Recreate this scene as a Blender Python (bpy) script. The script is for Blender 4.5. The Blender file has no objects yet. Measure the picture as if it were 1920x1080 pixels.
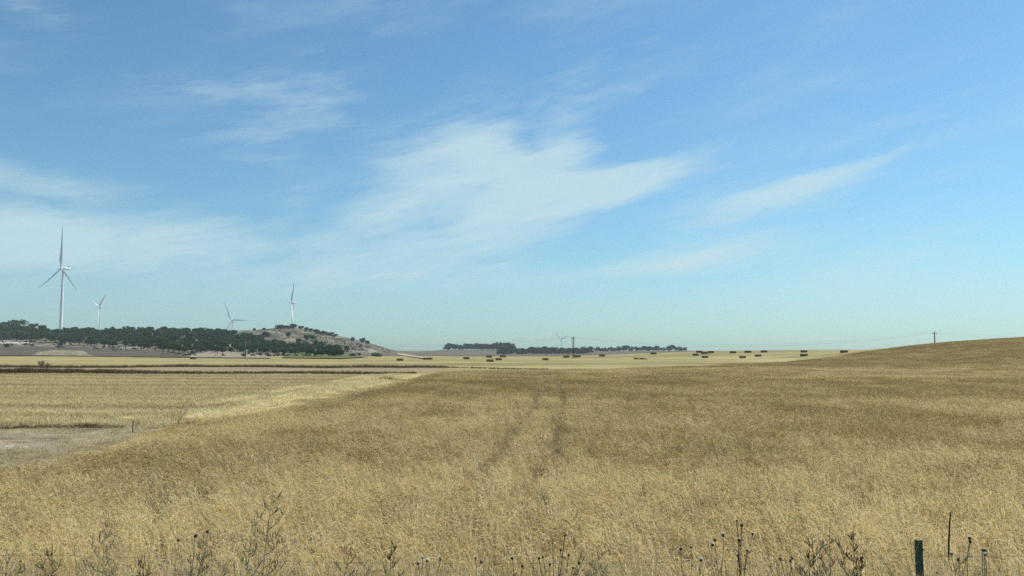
import bpy, bmesh, math, random
import numpy as np
from mathutils import Vector, Matrix

R = math.radians
scene = bpy.context.scene
COL = scene.collection
random.seed(7)
RNG = np.random.default_rng(11)

# ------------------------------------------------------------------ camera
FPX, U0, VC, VH = 1500.0, 960.0, 540.0, 657.0      # focal length in pixels of a 1920 wide frame, level row
CAM_Z = 3.2
PITCH = math.atan((VH - VC) / FPX)
cam_data = bpy.data.cameras.new('camera')
cam = bpy.data.objects.new('camera', cam_data)
COL.objects.link(cam)
cam_data.sensor_width = 36.0
cam_data.lens = 36.0 * FPX / 1920.0
cam_data.clip_start = 0.1
cam_data.clip_end = 20000.0
cam.location = (0, 0, CAM_Z)
cam.rotation_euler = (math.pi / 2 + PITCH, 0, 0)
scene.camera = cam

# ------------------------------------------------------------------ light and sky
SUN_AZ, SUN_EL = R(58), R(52)                       # azimuth measured from the view direction to the right
sv = Vector((math.sin(SUN_AZ) * math.cos(SUN_EL), math.cos(SUN_AZ) * math.cos(SUN_EL), math.sin(SUN_EL)))
sun_data = bpy.data.lights.new('sun', 'SUN')
sun_data.energy = 4.9
sun_data.angle = R(0.6)
sun_data.color = (1.0, 0.95, 0.85)
sun = bpy.data.objects.new('sun', sun_data)
sun.rotation_euler = sv.to_track_quat('Z', 'Y').to_euler()
sun.location = (40, -20, 60)
COL.objects.link(sun)

scene.view_settings.view_transform = 'Standard'
scene.view_settings.look = 'None'
scene.view_settings.exposure = 0.0
scene.view_settings.gamma = 1.0
scene.view_settings.use_curve_mapping = False
scene.cycles.use_denoising = False
scene.cycles.max_bounces = 6
scene.cycles.diffuse_bounces = 3
scene.cycles.transmission_bounces = 3
scene.cycles.volume_bounces = 1
scene.cycles.transparent_max_bounces = 6


def pix_dir(u, v):
    """World direction (y = 1) of a pixel of the 1920x1080 photograph."""
    a, b = (u - U0) / FPX, (VC - v) / FPX
    c, s = math.cos(PITCH), math.sin(PITCH)
    k = c - b * s
    return a / k, (b * c + s) / k


def sky_ang(u, v):
    x, z = pix_dir(u, v)
    return math.atan2(x, 1.0), math.atan2(z, math.hypot(x, 1.0))


def build_world():
    w = bpy.data.worlds.new('World')
    scene.world = w
    w.use_nodes = True
    nt = w.node_tree
    nt.nodes.clear()
    N, L = nt.nodes.new, nt.links.new

    def math_node(op, a, b=None, c=None, clamp=False):
        n = N('ShaderNodeMath'); n.operation = op; n.use_clamp = clamp
        for i, q in enumerate((a, b, c)):
            if q is None: continue
            if isinstance(q, (int, float)): n.inputs[i].default_value = q
            else: L(q, n.inputs[i])
        return n.outputs[0]

    out = N('ShaderNodeOutputWorld'); bg = N('ShaderNodeBackground')
    bg.inputs['Strength'].default_value = SKY_STRENGTH
    sky = N('ShaderNodeTexSky')
    sky.sky_type = 'NISHITA'; sky.sun_disc = False
    sky.sun_elevation = SUN_EL; sky.sun_rotation = SUN_AZ
    sky.altitude = 800.0
    sky.air_density, sky.dust_density, sky.ozone_density = SKY_AIR, SKY_DUST, SKY_OZONE
    tc = N('ShaderNodeTexCoord')
    sep = N('ShaderNodeSeparateXYZ'); L(tc.outputs['Generated'], sep.inputs[0])
    az = math_node('ARCTAN2', sep.outputs[0], sep.outputs[1])
    el = math_node('ARCSINE', sep.outputs[2])
    comb = N('ShaderNodeCombineXYZ'); L(az, comb.inputs[0]); L(el, comb.inputs[1])
    p = comb.outputs[0]

    def mapped(vec, loc=(0, 0, 0), rot=0.0, scale=(1, 1, 1), kind='TEXTURE'):
        m = N('ShaderNodeMapping'); m.vector_type = kind
        m.inputs['Location'].default_value = loc
        m.inputs['Rotation'].default_value = (0, 0, rot)
        m.inputs['Scale'].default_value = scale
        L(vec, m.inputs['Vector'])
        return m.outputs[0]

    def noise(vec, scale, detail=6, rough=0.55, dist=0.0):
        n = N('ShaderNodeTexNoise'); n.noise_dimensions = '3D'
        n.inputs['Scale'].default_value = scale; n.inputs['Detail'].default_value = detail
        n.inputs['Roughness'].default_value = rough; n.inputs['Distortion'].default_value = dist
        L(vec, n.inputs['Vector'])
        return n

    # wind-drawn frame of the cirrus, leaning up to the right
    drawn = mapped(p, rot=R(13), scale=(0.30, 0.07, 1))
    wn = noise(drawn, 1.3, 5, 0.6)
    wsub = N('ShaderNodeVectorMath'); wsub.operation = 'SUBTRACT'; wsub.inputs[1].default_value = (0.5, 0.5, 0.5)
    L(wn.outputs['Color'], wsub.inputs[0])
    wscl = N('ShaderNodeVectorMath'); wscl.operation = 'MULTIPLY'; wscl.inputs[1].default_value = (0.09, 0.032, 0)
    L(wsub.outputs[0], wscl.inputs[0])
    wadd = N('ShaderNodeVectorMath'); wadd.operation = 'ADD'
    L(p, wadd.inputs[0]); L(wscl.outputs[0], wadd.inputs[1])
    pw = wadd.outputs[0]
    # clouds: centre (pixel), half length, half width, tilt, weight
    blobs = [
        (830, 285, 150, 55, 4, .75), (880, 258, 110, 26, 5, .45), (1065, 262, 62, 42, 6, .75), (990, 300, 120, 40, 6, .5),
        (850, 345, 210, 60, 12, .7), (1190, 328, 190, 34, 13, .95), (1090, 350, 180, 34, 12, .5), (900, 400, 300, 62, 17, .75),
        (1060, 395, 200, 45, 17, .5), (690, 415, 130, 40, 24, .55), (800, 470, 260, 36, 13, .45),
        (1400, 380, 220, 36, 11, .95), (1490, 348, 130, 18, 13, .55), (1340, 475, 200, 30, 7, .6), (1260, 498, 130, 20, 6, .4),
        (1750, 470, 420, 130, 10, .30), (1550, 560, 420, 60, 3, .3),
        (360, 165, 150, 22, 4, .36), (520, 172, 150, 60, 8, .36), (640, 165, 130, 30, 14, .3), (560, 240, 150, 26, 8, .36),
        (450, 275, 120, 20, 6, .36), (520, 298, 90, 16, 3, .36), (545, 372, 50, 50, -50, .35),
        (-10, 430, 140, 85, -20, .6), (270, 455, 290, 48, 2, .6), (390, 440, 90, 34, -8, .3),
        (100, 338, 190, 26, -6, .5), (60, 352, 120, 14, -4, .3), (60, 20, 110, 28, -6, .5),
        (1020, 195, 190, 38, 12, .4), (1115, 122, 60, 20, 28, .3), (1230, 85, 60, 14, -4, .3),
        (730, 45, 70, 14, 14, .28), (1650, 290, 150, 12, 14, .3), (120, 445, 200, 40, 0, .35),
        (1165, 302, 95, 20, 10, -.8), (985, 262, 26, 22, -20, -.28), (300, 500, 480, 90, 3, .30), (820, 530, 520, 60, 8, .30), (1150, 180, 300, 14, 14, .22), (1700, 230, 320, 16, 13, .24), (1450, 300, 260, 12, 13, .22), (1130, 455, 150, 26, 16, -.4), (745, 425, 110, 22, 14, -.45), (760, 490, 130, 18, 12, -.45), (600, 480, 110, 16, 10, -.3),
        (1000, 520, 300, 26, 4, .3), (640, 520, 300, 30, 6, .3),
    ]
    acc = None
    for (u, v, a, b, t, wgt) in blobs:
        ca, ce = sky_ang(u, v)
        k = 1.0 / FPX
        m = mapped(pw, loc=(ca, ce, 0), rot=R(t), scale=(a * k * 1.25, b * k * 1.4, 1.0))
        g = N('ShaderNodeTexGradient'); g.gradient_type = 'SPHERICAL'; L(m, g.inputs[0])
        s = math_node('POWER', g.outputs['Fac'], 0.75)
        acc = math_node('MULTIPLY', s, wgt) if acc is None else math_node('MULTIPLY_ADD', s, wgt, acc)
    fine = noise(mapped(pw, rot=R(11), scale=(0.12, 0.022, 1)), 1.6, 8, 0.62)
    broad = noise(mapped(pw, rot=R(14), scale=(0.42, 0.10, 1)), 1.5, 5, 0.55)
    fibre = noise(mapped(pw, rot=R(15), scale=(0.05, 0.006, 1)), 1.2, 6, 0.6)
    streak = math_node('MULTIPLY_ADD', fine.outputs['Fac'], 1.5, -0.05)
    ero = math_node('MULTIPLY_ADD', fine.outputs['Fac'], 0.85, math_node('MULTIPLY_ADD', broad.outputs['Fac'], 0.75, -0.80))
    ero = math_node('MULTIPLY_ADD', fibre.outputs['Fac'], 0.34, math_node('ADD', ero, -0.17))
    body = math_node('MULTIPLY_ADD', math_node('MINIMUM', acc, 1.25), 0.85, ero)
    dens = N('ShaderNodeMapRange'); dens.interpolation_type = 'SMOOTHSTEP'
    dens.inputs['From Min'].default_value = -.02; dens.inputs['From Max'].default_value = 1.2
    L(body, dens.inputs['Value'])
    veil = N('ShaderNodeMapRange'); veil.interpolation_type = 'SMOOTHSTEP'
    veil.inputs['From Min'].default_value = 0.44; veil.inputs['From Max'].default_value = 0.80
    veil.inputs['To Max'].default_value = 0.30
    L(broad.outputs['Fac'], veil.inputs['Value'])
    veil_f = math_node('MULTIPLY', veil.outputs[0], streak)
    fac = math_node('MAXIMUM', math_node('MULTIPLY', dens.outputs[0], 0.82), veil_f, clamp=True)
    # the cirrus thins out into the haze at the horizon
    low = N('ShaderNodeMapRange'); low.interpolation_type = 'SMOOTHSTEP'
    low.inputs['From Min'].default_value = 0.0; low.inputs['From Max'].default_value = 0.10
    L(el, low.inputs['Value'])
    fac = math_node('MULTIPLY', fac, low.outputs[0])
    tint = N('ShaderNodeMix'); tint.data_type = 'RGBA'; tint.blend_type = 'MULTIPLY'
    tint.inputs['Factor'].default_value = 1.0
    L(sky.outputs[0], tint.inputs['A']); tint.inputs['B'].default_value = SKY_TINT
    mix = N('ShaderNodeMix'); mix.data_type = 'RGBA'
    L(fac, mix.inputs['Factor']); L(tint.outputs['Result'], mix.inputs['A'])
    mix.inputs['B'].default_value = CLOUD_COL
    L(mix.outputs['Result'], bg.inputs['Color'])
    L(bg.outputs[0], out.inputs['Surface'])


SKY_STRENGTH, SKY_AIR, SKY_DUST, SKY_OZONE = 0.10, 1.2, 1.1, 2.8
SKY_TINT = (.67, 1.07, 1.20, 1)
CLOUD_COL = (5.8, 7.7, 8.1, 1)
build_world()


# ------------------------------------------------------------------ helpers: noise, terrain
def _hash(ix, iy, seed):
    h = (ix.astype(np.int64) * 374761393 + iy.astype(np.int64) * 668265263 + seed * 974711) & 0x7fffffff
    h = ((h ^ (h >> 13)) * 1274126177) & 0x7fffffff
    return ((h ^ (h >> 16)) & 0xffff) / 65535.0


def vnoise(x, y, seed=0):
    x = np.asarray(x, float); y = np.asarray(y, float)
    ix, iy = np.floor(x), np.floor(y)
    fx, fy = x - ix, y - iy
    fx = fx * fx * (3 - 2 * fx); fy = fy * fy * (3 - 2 * fy)
    a = _hash(ix, iy, seed); b = _hash(ix + 1, iy, seed)
    c = _hash(ix, iy + 1, seed); d = _hash(ix + 1, iy + 1, seed)
    return (a + (b - a) * fx) * (1 - fy) + (c + (d - c) * fx) * fy


def fbm(x, y, octv=4, seed=0):
    s, amp, tot = 0.0, 1.0, 0.0
    for i in range(octv):
        s = s + amp * vnoise(np.asarray(x) * 2 ** i, np.asarray(y) * 2 ** i, seed + i * 17)
        tot += amp; amp *= 0.5
    return s / tot


def ss(a, b, x):
    t = np.clip((np.asarray(x, float) - a) / (b - a), 0, 1)
    return t * t * (3 - 2 * t)


HILL_D = 1050.0
_hu = np.array([-900, -400, 0, 60, 120, 250, 330, 430, 500, 525, 545, 565, 600, 650, 690, 720, 745, 780])
_hv = np.array([600, 602, 611, 615, 619, 622, 620, 620, 618.5, 615, 613.5, 615, 623, 632.5, 642, 651, 659, 664])
HILL_X = (_hu - U0) / FPX * HILL_D
HILL_Z = CAM_Z + (VH - _hv) / FPX * HILL_D
HILL_Z[-1] = 0.0


def height(x, y):
    x = np.asarray(x, float); y = np.asarray(y, float)
    z = 1.7 * (1 - ss(2.5, 9.5, y))
    z = z + (0.35 * (fbm(x / 30, y / 30, 3, 5) - .5) + .22 * (fbm(x / 7, y / 7, 2, 15) - .5) * ss(60, 150, y)) * ss(14, 60, y) * (1 - ss(500, 900, y))
    z = z + 0.20 * np.exp(-((y - 36 - .03 * x) / 9.0) ** 2) * ss(-9, 5, x)
    # rise on the right, covered with wheat
    hx = 0.140 * 8 * np.log1p(np.exp(np.clip((x - 77) / 8.0, -30, 30)))
    hx = 11 * (1 - np.exp(-hx / 11))
    z = z + hx * ss(70, 212, y) * (1 - .85 * ss(226, 292, y))
    # long back of the bale field
    z = z + 2.35 * ss(205, 365, y) * ss(8, 105, x) * (1 - .9 * ss(400, 900, y))
    # valley floor behind the bale field
    z = z - 2.6 * ss(480, 1000, y) * (1 - ss(1230, 1480, y)) * ss(-140, -20, x) * (1 - ss(260, 420, x))
    # far ridge
    rx = x / np.maximum(y, 1.0) * FPX + U0
    rz = np.interp(rx, [700, 745, 800, 835, 960, 1000, 1060, 1130, 1210, 1290, 1400, 1600],
                   [0, 1.0, 2.6, 4.6, 5.0, 3.2, .6, .0, 1.0, .8, -1, -2])
    z = z + rz * ss(1150, 1500, y) * (1 - .5 * ss(1700, 2100, y))
    # table hill on the left
    h = np.interp(x * np.minimum(1.0, HILL_D / np.maximum(y, 1.0)), HILL_X, HILL_Z)
    prof = np.interp(y, [0, 430, 560, 700, 780, 900, 985, 1035, 1060, 6000], [0, 0, .08, .26, .44, .70, .90, .985, 1, 1.0])
    gully = np.abs(fbm(x / 34 + .5 * fbm(x / 60, y / 60, 2, 3), y / 120, 4, 41) - .5) * 2
    steep = ss(640, 760, y) * (1 - ss(1000, 1055, y))
    z = z + h * prof - (gully * 5.5 - .6) * steep * np.clip(h / 16, 0, 1)
    # low ground far behind
    z = z - 46 * ss(1900, 3300, y) * ss(-500, -100, x)
    z = z - 44 * np.exp(-((x + 824) ** 2 + (y - 2350) ** 2) / 150.0 ** 2)
    return z


def hz(x, y):
    return float(height(np.array([x]), np.array([y]))[0])


def hit(u, v, d0=4.0, d1=4000.0):
    """Point of the terrain seen at a pixel."""
    dx, dz = pix_dir(u, v)
    d = np.geomspace(d0, d1, 6000)
    zt = height(d * dx, d)
    below = np.nonzero(CAM_Z + dz * d <= zt)[0]
    if not len(below): return None
    k = below[0]
    return Vector((d[k] * dx, d[k], zt[k]))


def at_depth(u, v, d):
    dx, dz = pix_dir(u, v)
    return Vector((dx * d, d, CAM_Z + dz * d))


# ------------------------------------------------------------------ helpers: objects
def tag(o, label=None, cat=None, group=None, kind=None):
    if label: o['label'] = label
    if cat: o['category'] = cat
    if group: o['group'] = group
    if kind: o['kind'] = kind
    return o


def mesh_from(name, verts, faces, mats=(), midx=None, smooth=False):
    me = bpy.data.meshes.new(name)
    me.from_pydata([tuple(q) for q in verts], [], [tuple(f) for f in faces])
    for m in mats: me.materials.append(m)
    if midx is not None: me.polygons.foreach_set('material_index', np.asarray(midx, np.int32))
    if smooth: me.polygons.foreach_set('use_smooth', np.ones(len(me.polygons), bool))
    me.update()
    return me


def link(name, me, parent=None, loc=None):
    o = bpy.data.objects.new(name, me)
    COL.objects.link(o)
    if parent: o.parent = parent
    if loc is not None: o.location = loc
    return o


def empty(name, loc, rz=0.0):
    o = bpy.data.objects.new(name, None)
    o.empty_display_size = 0.2
    o.location = loc; o.rotation_euler = (0, 0, rz)
    COL.objects.link(o)
    return o


class Geo:
    """Collects tubes, boxes, cards into one mesh."""
    def __init__(s): s.v, s.f, s.m, s.var, s.cur = [], [], [], [], .5

    def add(s, verts, faces, m=0):
        b = len(s.v); s.v += [tuple(q) for q in verts]
        s.f += [tuple(i + b for i in f) for f in faces]; s.m += [m] * len(faces); s.var += [s.cur] * len(faces)

    def tube(s, pts, rad, n=5, m=0, cap=True):
        pts = [Vector(q) for q in pts]
        if not hasattr(rad, '__len__'): rad = [rad] * len(pts)
        vs, fs = [], []
        for i, q in enumerate(pts):
            t = (pts[min(i + 1, len(pts) - 1)] - pts[max(i - 1, 0)]).normalized()
            ref = Vector((0, 0, 1)) if abs(t.z) < .95 else Vector((1, 0, 0))
            a = t.cross(ref).normalized(); b = t.cross(a)
            for k in range(n):
                w = 2 * math.pi * k / n
                vs.append(q + (a * math.cos(w) + b * math.sin(w)) * rad[i])
        for i in range(len(pts) - 1):
            for k in range(n):
                fs.append((i * n + k, i * n + (k + 1) % n, (i + 1) * n + (k + 1) % n, (i + 1) * n + k))
        if cap:
            fs.append(tuple(range(n))[::-1]); fs.append(tuple((len(pts) - 1) * n + k for k in range(n)))
        s.add(vs, fs, m)

    def box(s, c, size, m=0, rot=None):
        c = Vector(c); hx, hy, hz_ = [q / 2 for q in size]
        vs = [Vector((a * hx, b * hy, d * hz_)) for a in (-1, 1) for b in (-1, 1) for d in (-1, 1)]
        if rot: vs = [rot @ q for q in vs]
        s.add([q + c for q in vs], [(0, 1, 3, 2), (4, 6, 7, 5), (0, 4, 5, 1), (2, 3, 7, 6), (0, 2, 6, 4), (1, 5, 7, 3)], m)

    def mesh(s, name, mats=(), smooth=False, var=False):
        me = mesh_from(name, s.v, s.f, mats, s.m, smooth)
        if var:
            at = me.attributes.new('var', 'FLOAT', 'FACE'); at.data.foreach_set('value', np.array(s.var, np.float32))
        return me


def copy_tree(o, parent=None):
    c = o.copy(); COL.objects.link(c); c.parent = parent
    for ch in list(o.children): copy_tree(ch, c)
    return c


# ------------------------------------------------------------------ materials
class Mat:
    def __init__(s, name):
        s.m = bpy.data.materials.new(name); s.m.use_nodes = True
        s.nt = s.m.node_tree; s.nt.nodes.clear()
        s.out = s.nt.nodes.new('ShaderNodeOutputMaterial')

    def n(s, t, **kw):
        q = s.nt.nodes.new(t)
        for k, val in kw.items(): setattr(q, k, val)
        return q

    def l(s, a, b): s.nt.links.new(a, b)

    def noise(s, scale, vec=None, detail=4, rough=.55, dist=0.0):
        q = s.n('ShaderNodeTexNoise')
        q.inputs['Scale'].default_value = scale; q.inputs['Detail'].default_value = detail
        q.inputs['Roughness'].default_value = rough; q.inputs['Distortion'].default_value = dist
        if vec is not None: s.l(vec, q.inputs['Vector'])
        return q.outputs['Fac']

    def pos(s, scale=(1, 1, 1), rot=0.0):
        g = s.n('ShaderNodeNewGeometry'); m = s.n('ShaderNodeMapping')
        m.inputs['Scale'].default_value = scale; m.inputs['Rotation'].default_value = (0, 0, rot)
        s.l(g.outputs['Position'], m.inputs['Vector'])
        return m.outputs[0]

    def ramp(s, fac, stops):
        q = s.n('ShaderNodeValToRGB')
        e = q.color_ramp.elements
        while len(e) < len(stops): e.new(0.5)
        for i, (p, c) in enumerate(stops):
            e[i].position = p; e[i].color = (*c, 1)
        s.l(fac, q.inputs[0])
        return q.outputs[0]

    def mix(s, fac, a, b, blend='MIX'):
        q = s.n('ShaderNodeMix', data_type='RGBA', blend_type=blend)
        for sock, val in (('Factor', fac), ('A', a), ('B', b)):
            if isinstance(val, (int, float)): q.inputs[sock].default_value = val
            elif isinstance(val, tuple): q.inputs[sock].default_value = (*val, 1) if len(val) == 3 else val
            else: s.l(val, q.inputs[sock])
        return q.outputs['Result']

    def rng(s, val, a, b, c=0.0, d=1.0):
        q = s.n('ShaderNodeMapRange'); q.interpolation_type = 'SMOOTHSTEP'
        for k, x in zip(('From Min', 'From Max', 'To Min', 'To Max'), (a, b, c, d)): q.inputs[k].default_value = x
        s.l(val, q.inputs['Value'])
        return q.outputs[0]

    def principled(s, col, rough=.9, spec=.2, metallic=0.0, bump=None, bump_d=.02, bump_s=.6):
        p = s.n('ShaderNodeBsdfPrincipled')
        if isinstance(col, tuple): p.inputs['Base Color'].default_value = (*col, 1)
        else: s.l(col, p.inputs['Base Color'])
        p.inputs['Roughness'].default_value = rough
        p.inputs['Specular IOR Level'].default_value = spec
        p.inputs['Metallic'].default_value = metallic
        if bump is not None:
            b = s.n('ShaderNodeBump'); b.inputs['Strength'].default_value = bump_s; b.inputs['Distance'].default_value = bump_d
            s.l(bump, b.inputs['Height']); s.l(b.outputs[0], p.inputs['Normal'])
        s.l(p.outputs[0], s.out.inputs['Surface'])
        return s.m

    def leafy(s, col, trans=.35):
        d = s.n('ShaderNodeBsdfDiffuse'); t = s.n('ShaderNodeBsdfTranslucent'); m = s.n('ShaderNodeMixShader')
        for q in (d, t):
            if isinstance(col, tuple): q.inputs['Color'].default_value = (*col, 1)
            else: s.l(col, q.inputs['Color'])
        m.inputs[0].default_value = trans
        s.l(d.outputs[0], m.inputs[1]); s.l(t.outputs[0], m.inputs[2]); s.l(m.outputs[0], s.out.inputs['Surface'])
        return s.m

    def inst(s, name='tint'):
        a = s.n('ShaderNodeAttribute', attribute_type='INSTANCER', attribute_name=name)
        return a.outputs['Fac']

    def objrand(s): return s.n('ShaderNodeObjectInfo').outputs['Random']


def m_straw(name, lo, mid, hi, trans=.35):
    q = Mat(name)
    v = q.n('ShaderNodeAttribute', attribute_type='GEOMETRY', attribute_name='var')
    a = q.n('ShaderNodeMath', operation='MULTIPLY_ADD'); a.inputs[1].default_value = .95; a.inputs[2].default_value = -.475
    q.l(v.outputs['Fac'], a.inputs[0])
    t = q.n('ShaderNodeMath', operation='ADD', use_clamp=True)
    q.l(a.outputs[0], t.inputs[0]); q.l(q.inst('tint'), t.inputs[1])
    return q.leafy(q.ramp(t.outputs[0], [(0.0, lo), (0.5, mid), (1.0, hi)]), trans)


M = {}
M['wheat_stem'] = m_straw('wheat_stem', (.345, .268, .118), (.635, .51, .255), (.90, .77, .45), .48)
M['wheat_ear'] = m_straw('wheat_ear', (.375, .265, .10), (.645, .495, .225), (.90, .75, .42), .45)
M['stubble'] = m_straw('stubble_straw', (.325, .245, .115), (.545, .44, .23), (.84, .72, .41), .35)
M['dry_weed'] = m_straw('dry_weed', (.07, .045, .025), (.155, .105, .055), (.34, .25, .13), .25)


def m_field(name, stops, stretch, rot, s1=1.0, s2=.06, amt=.5, bump_d=.05):
    q = Mat(name)
    big = q.noise(s2, q.pos(), 4, .6)
    rows = q.noise(s1, q.pos(stretch, rot), 5, .6)
    f = q.mix(amt, big, rows)
    return q.principled(q.ramp(f, stops), .95, .1, bump=rows, bump_d=bump_d, bump_s=.5)


M['soil'] = m_field('wheat_soil', [(.3, (.10, .07, .035)), (.7, (.17, .125, .065))], (1, 1, 1), 0, 3.0, .1)
M['stubble_ground'] = m_field('stubble_ground', [(.32, (.27, .22, .105)), (.5, (.39, .33, .17)), (.68, (.53, .46, .25))],
                              (.012, .34, 1), R(3), 1.0, .05, .62)
M['bale_field'] = m_field('bale_field', [(.36, (.215, .175, .072)), (.5, (.325, .268, .11)), (.64, (.42, .355, .16))],
                          (.004, .045, 1), R(3), 1.0, .03, .75)
M['track'] = m_field('farm_track', [(.3, (.22, .165, .09)), (.7, (.37, .29, .165))], (.05, .5, 1), 0, 1.0, .1)
q = Mat('bare_ground')
sp = q.noise(2.6, q.pos((.6, 1, 1)), 6, .7)
M['pale'] = q.principled(q.ramp(q.mix(.5, sp, q.noise(.35, q.pos(), 4)), [(.40, (.13, .10, .06)), (.50, (.27, .22, .15)), (.64, (.52, .48, .40))]),
                         .95, .1, bump=sp, bump_d=.08)
q = Mat('hill_ground')
a = q.noise(.055, q.pos((1, .35, 1)), 6, .65)
b = q.noise(.012, q.pos(), 4, .6)
M['hill'] = q.principled(q.mix(q.rng(b, .42, .62), q.ramp(a, [(.34, (.066, .060, .042)), (.52, (.145, .125, .09)), (.66, (.33, .295, .225))]),
                               q.ramp(a, [(.34, (.075, .064, .042)), (.52, (.155, .13, .09)), (.66, (.27, .235, .17))])), .95, .1,
                         bump=a, bump_d=1.0, bump_s=.5)
M['brown_field'] = m_field('brown_field', [(.3, (.08, .065, .047)), (.55, (.115, .094, .068)), (.75, (.15, .125, .09))], (.01, .06, 1), 0, 1, .012)
M['pale_field'] = m_field('pale_field', [(.3, (.33, .27, .17)), (.6, (.44, .37, .235)), (.8, (.50, .43, .29))], (.02, .08, 1), R(20), 1, .02)
M['grey_field'] = m_field('grey_field', [(.3, (.24, .205, .145)), (.6, (.32, .27, .19)), (.8, (.40, .345, .25))], (.02, .08, 1), R(20), 1, .02)
M['green_field'] = m_field('green_field', [(.3, (.09, .105, .035)), (.6, (.135, .15, .05)), (.8, (.18, .18, .07))], (.02, .08, 1), 0, 1, .02)
M['far_field'] = m_field('far_field', [(.3, (.10, .088, .062)), (.6, (.155, .13, .09)), (.8, (.20, .165, .115))], (.004, .02, 1), 0, 1, .006)
M['chalk'] = m_field('chalk', [(.3, (.30, .26, .20)), (.6, (.42, .38, .31)), (.8, (.5, .46, .39))], (.1, .1, 1), 0, 1, .05)
M['verge'] = m_field('verge_ground', [(.3, (.14, .10, .055)), (.7, (.27, .20, .11))], (1, 1, 1), 0, 2.5, .3)

q = Mat('turbine_paint')
M['turbine'] = q.principled(q.mix(q.rng(q.noise(.4, q.pos(), 3), .45, .7), (.86, .86, .85), (.80, .80, .79)), .45, .4)
q = Mat('nacelle_grey'); M['nacelle_dark'] = q.principled((.35, .36, .37), .5, .4)
q = Mat('pole_concrete')
M['pole'] = q.principled(q.mix(q.noise(3, q.pos()), (.07, .065, .06), (.13, .12, .11)), .85, .2)
q = Mat('insulator'); M['insulator'] = q.principled((.12, .09, .07), .3, .5)
q = Mat('wire'); M['wire'] = q.principled((.10, .10, .11), .5, .5, .6)
q = Mat('bale_straw')
M['bale'] = q.principled(q.mix(q.objrand(), q.ramp(q.noise(9, q.pos((1, 1, 4))), [(.3, (.13, .08, .036)), (.7, (.23, .15, .07))]),
                               q.ramp(q.noise(9, q.pos((1, 1, 4))), [(.3, (.15, .10, .05)), (.7, (.28, .19, .095))])), .95, .1)
q = Mat('loose_straw')
M['loose'] = q.principled(q.ramp(q.noise(5, q.pos((1, 1, 3)), 5), [(.35, (.40, .30, .12)), (.6, (.62, .50, .25)), (.75, (.72, .61, .34))]), .9, .1)
q = Mat('post_green')
M['post'] = q.principled(q.mix(q.rng(q.noise(30, q.pos()), .5, .75), (.014, .062, .048), (.035, .06, .045)), .4, .45)
q = Mat('post_wood'); M['post_wood'] = q.principled(q.mix(q.noise(14, q.pos((1, 1, .2))), (.035, .028, .022), (.09, .075, .06)), .9, .1)
q = Mat('plant_stem_grey')
M['stem_grey'] = q.leafy(q.mix(q.noise(25, q.pos()), (.34, .27, .17), (.54, .45, .30)), .4)
q = Mat('plant_stem_dark'); M['stem_dark'] = q.leafy(q.mix(q.noise(25, q.pos()), (.085, .06, .035), (.19, .14, .085)), .3)
q = Mat('head_dark'); M['head_dark'] = q.principled(q.mix(q.noise(60, q.pos()), (.06, .04, .024), (.13, .09, .05)), .9, .1)
q = Mat('head_pale'); M['head_pale'] = q.leafy((.6, .55, .43), .3)
q = Mat('bark'); M['bark'] = q.principled(q.mix(q.noise(2, q.pos()), (.06, .045, .035), (.13, .10, .08)), .95, .1)


def m_leaf(name, a, b, c):
    q = Mat(name)
    n = q.noise(.9, q.pos(), 3)
    return q.leafy(q.mix(q.objrand(), q.ramp(n, [(.35, a), (.65, b)]), q.ramp(n, [(.35, a), (.65, c)])), .22)


M['leaf_dark'] = m_leaf('leaf_dark', (.026, .058, .022), (.048, .100, .034), (.066, .106, .034))
M['leaf_far'] = m_leaf('leaf_far', (.024, .038, .022), (.042, .062, .032), (.05, .064, .032))
M['shrub'] = m_leaf('shrub_leaf', (.05, .04, .022), (.09, .07, .035), (.10, .075, .04))

# ------------------------------------------------------------------ the ground
WHEAT_FAR = [(-11.5, 107), (0, 118), (15, 126), (28, 142), (50, 174), (72, 200), (95, 219), (130, 238), (200, 262), (330, 300)]
WFX = np.array([p[0] for p in WHEAT_FAR], float); WFY = np.array([p[1] for p in WHEAT_FAR], float)


def wheat_left(y):
    y = np.asarray(y, float)
    return np.interp(y, [0, 18.2, 18.8, 20.5, 24, 28, 32, 36, 48, 66, 107, 300], [-60, -60, -14.2, -12.8, -12.5, -12.9, -13.6, -12.6, -11.3, -10.2, -10.6, -10.6]) + 0.9 * (fbm(y / 5, y * 0 + 3.3, 3, 8) - .5)


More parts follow.
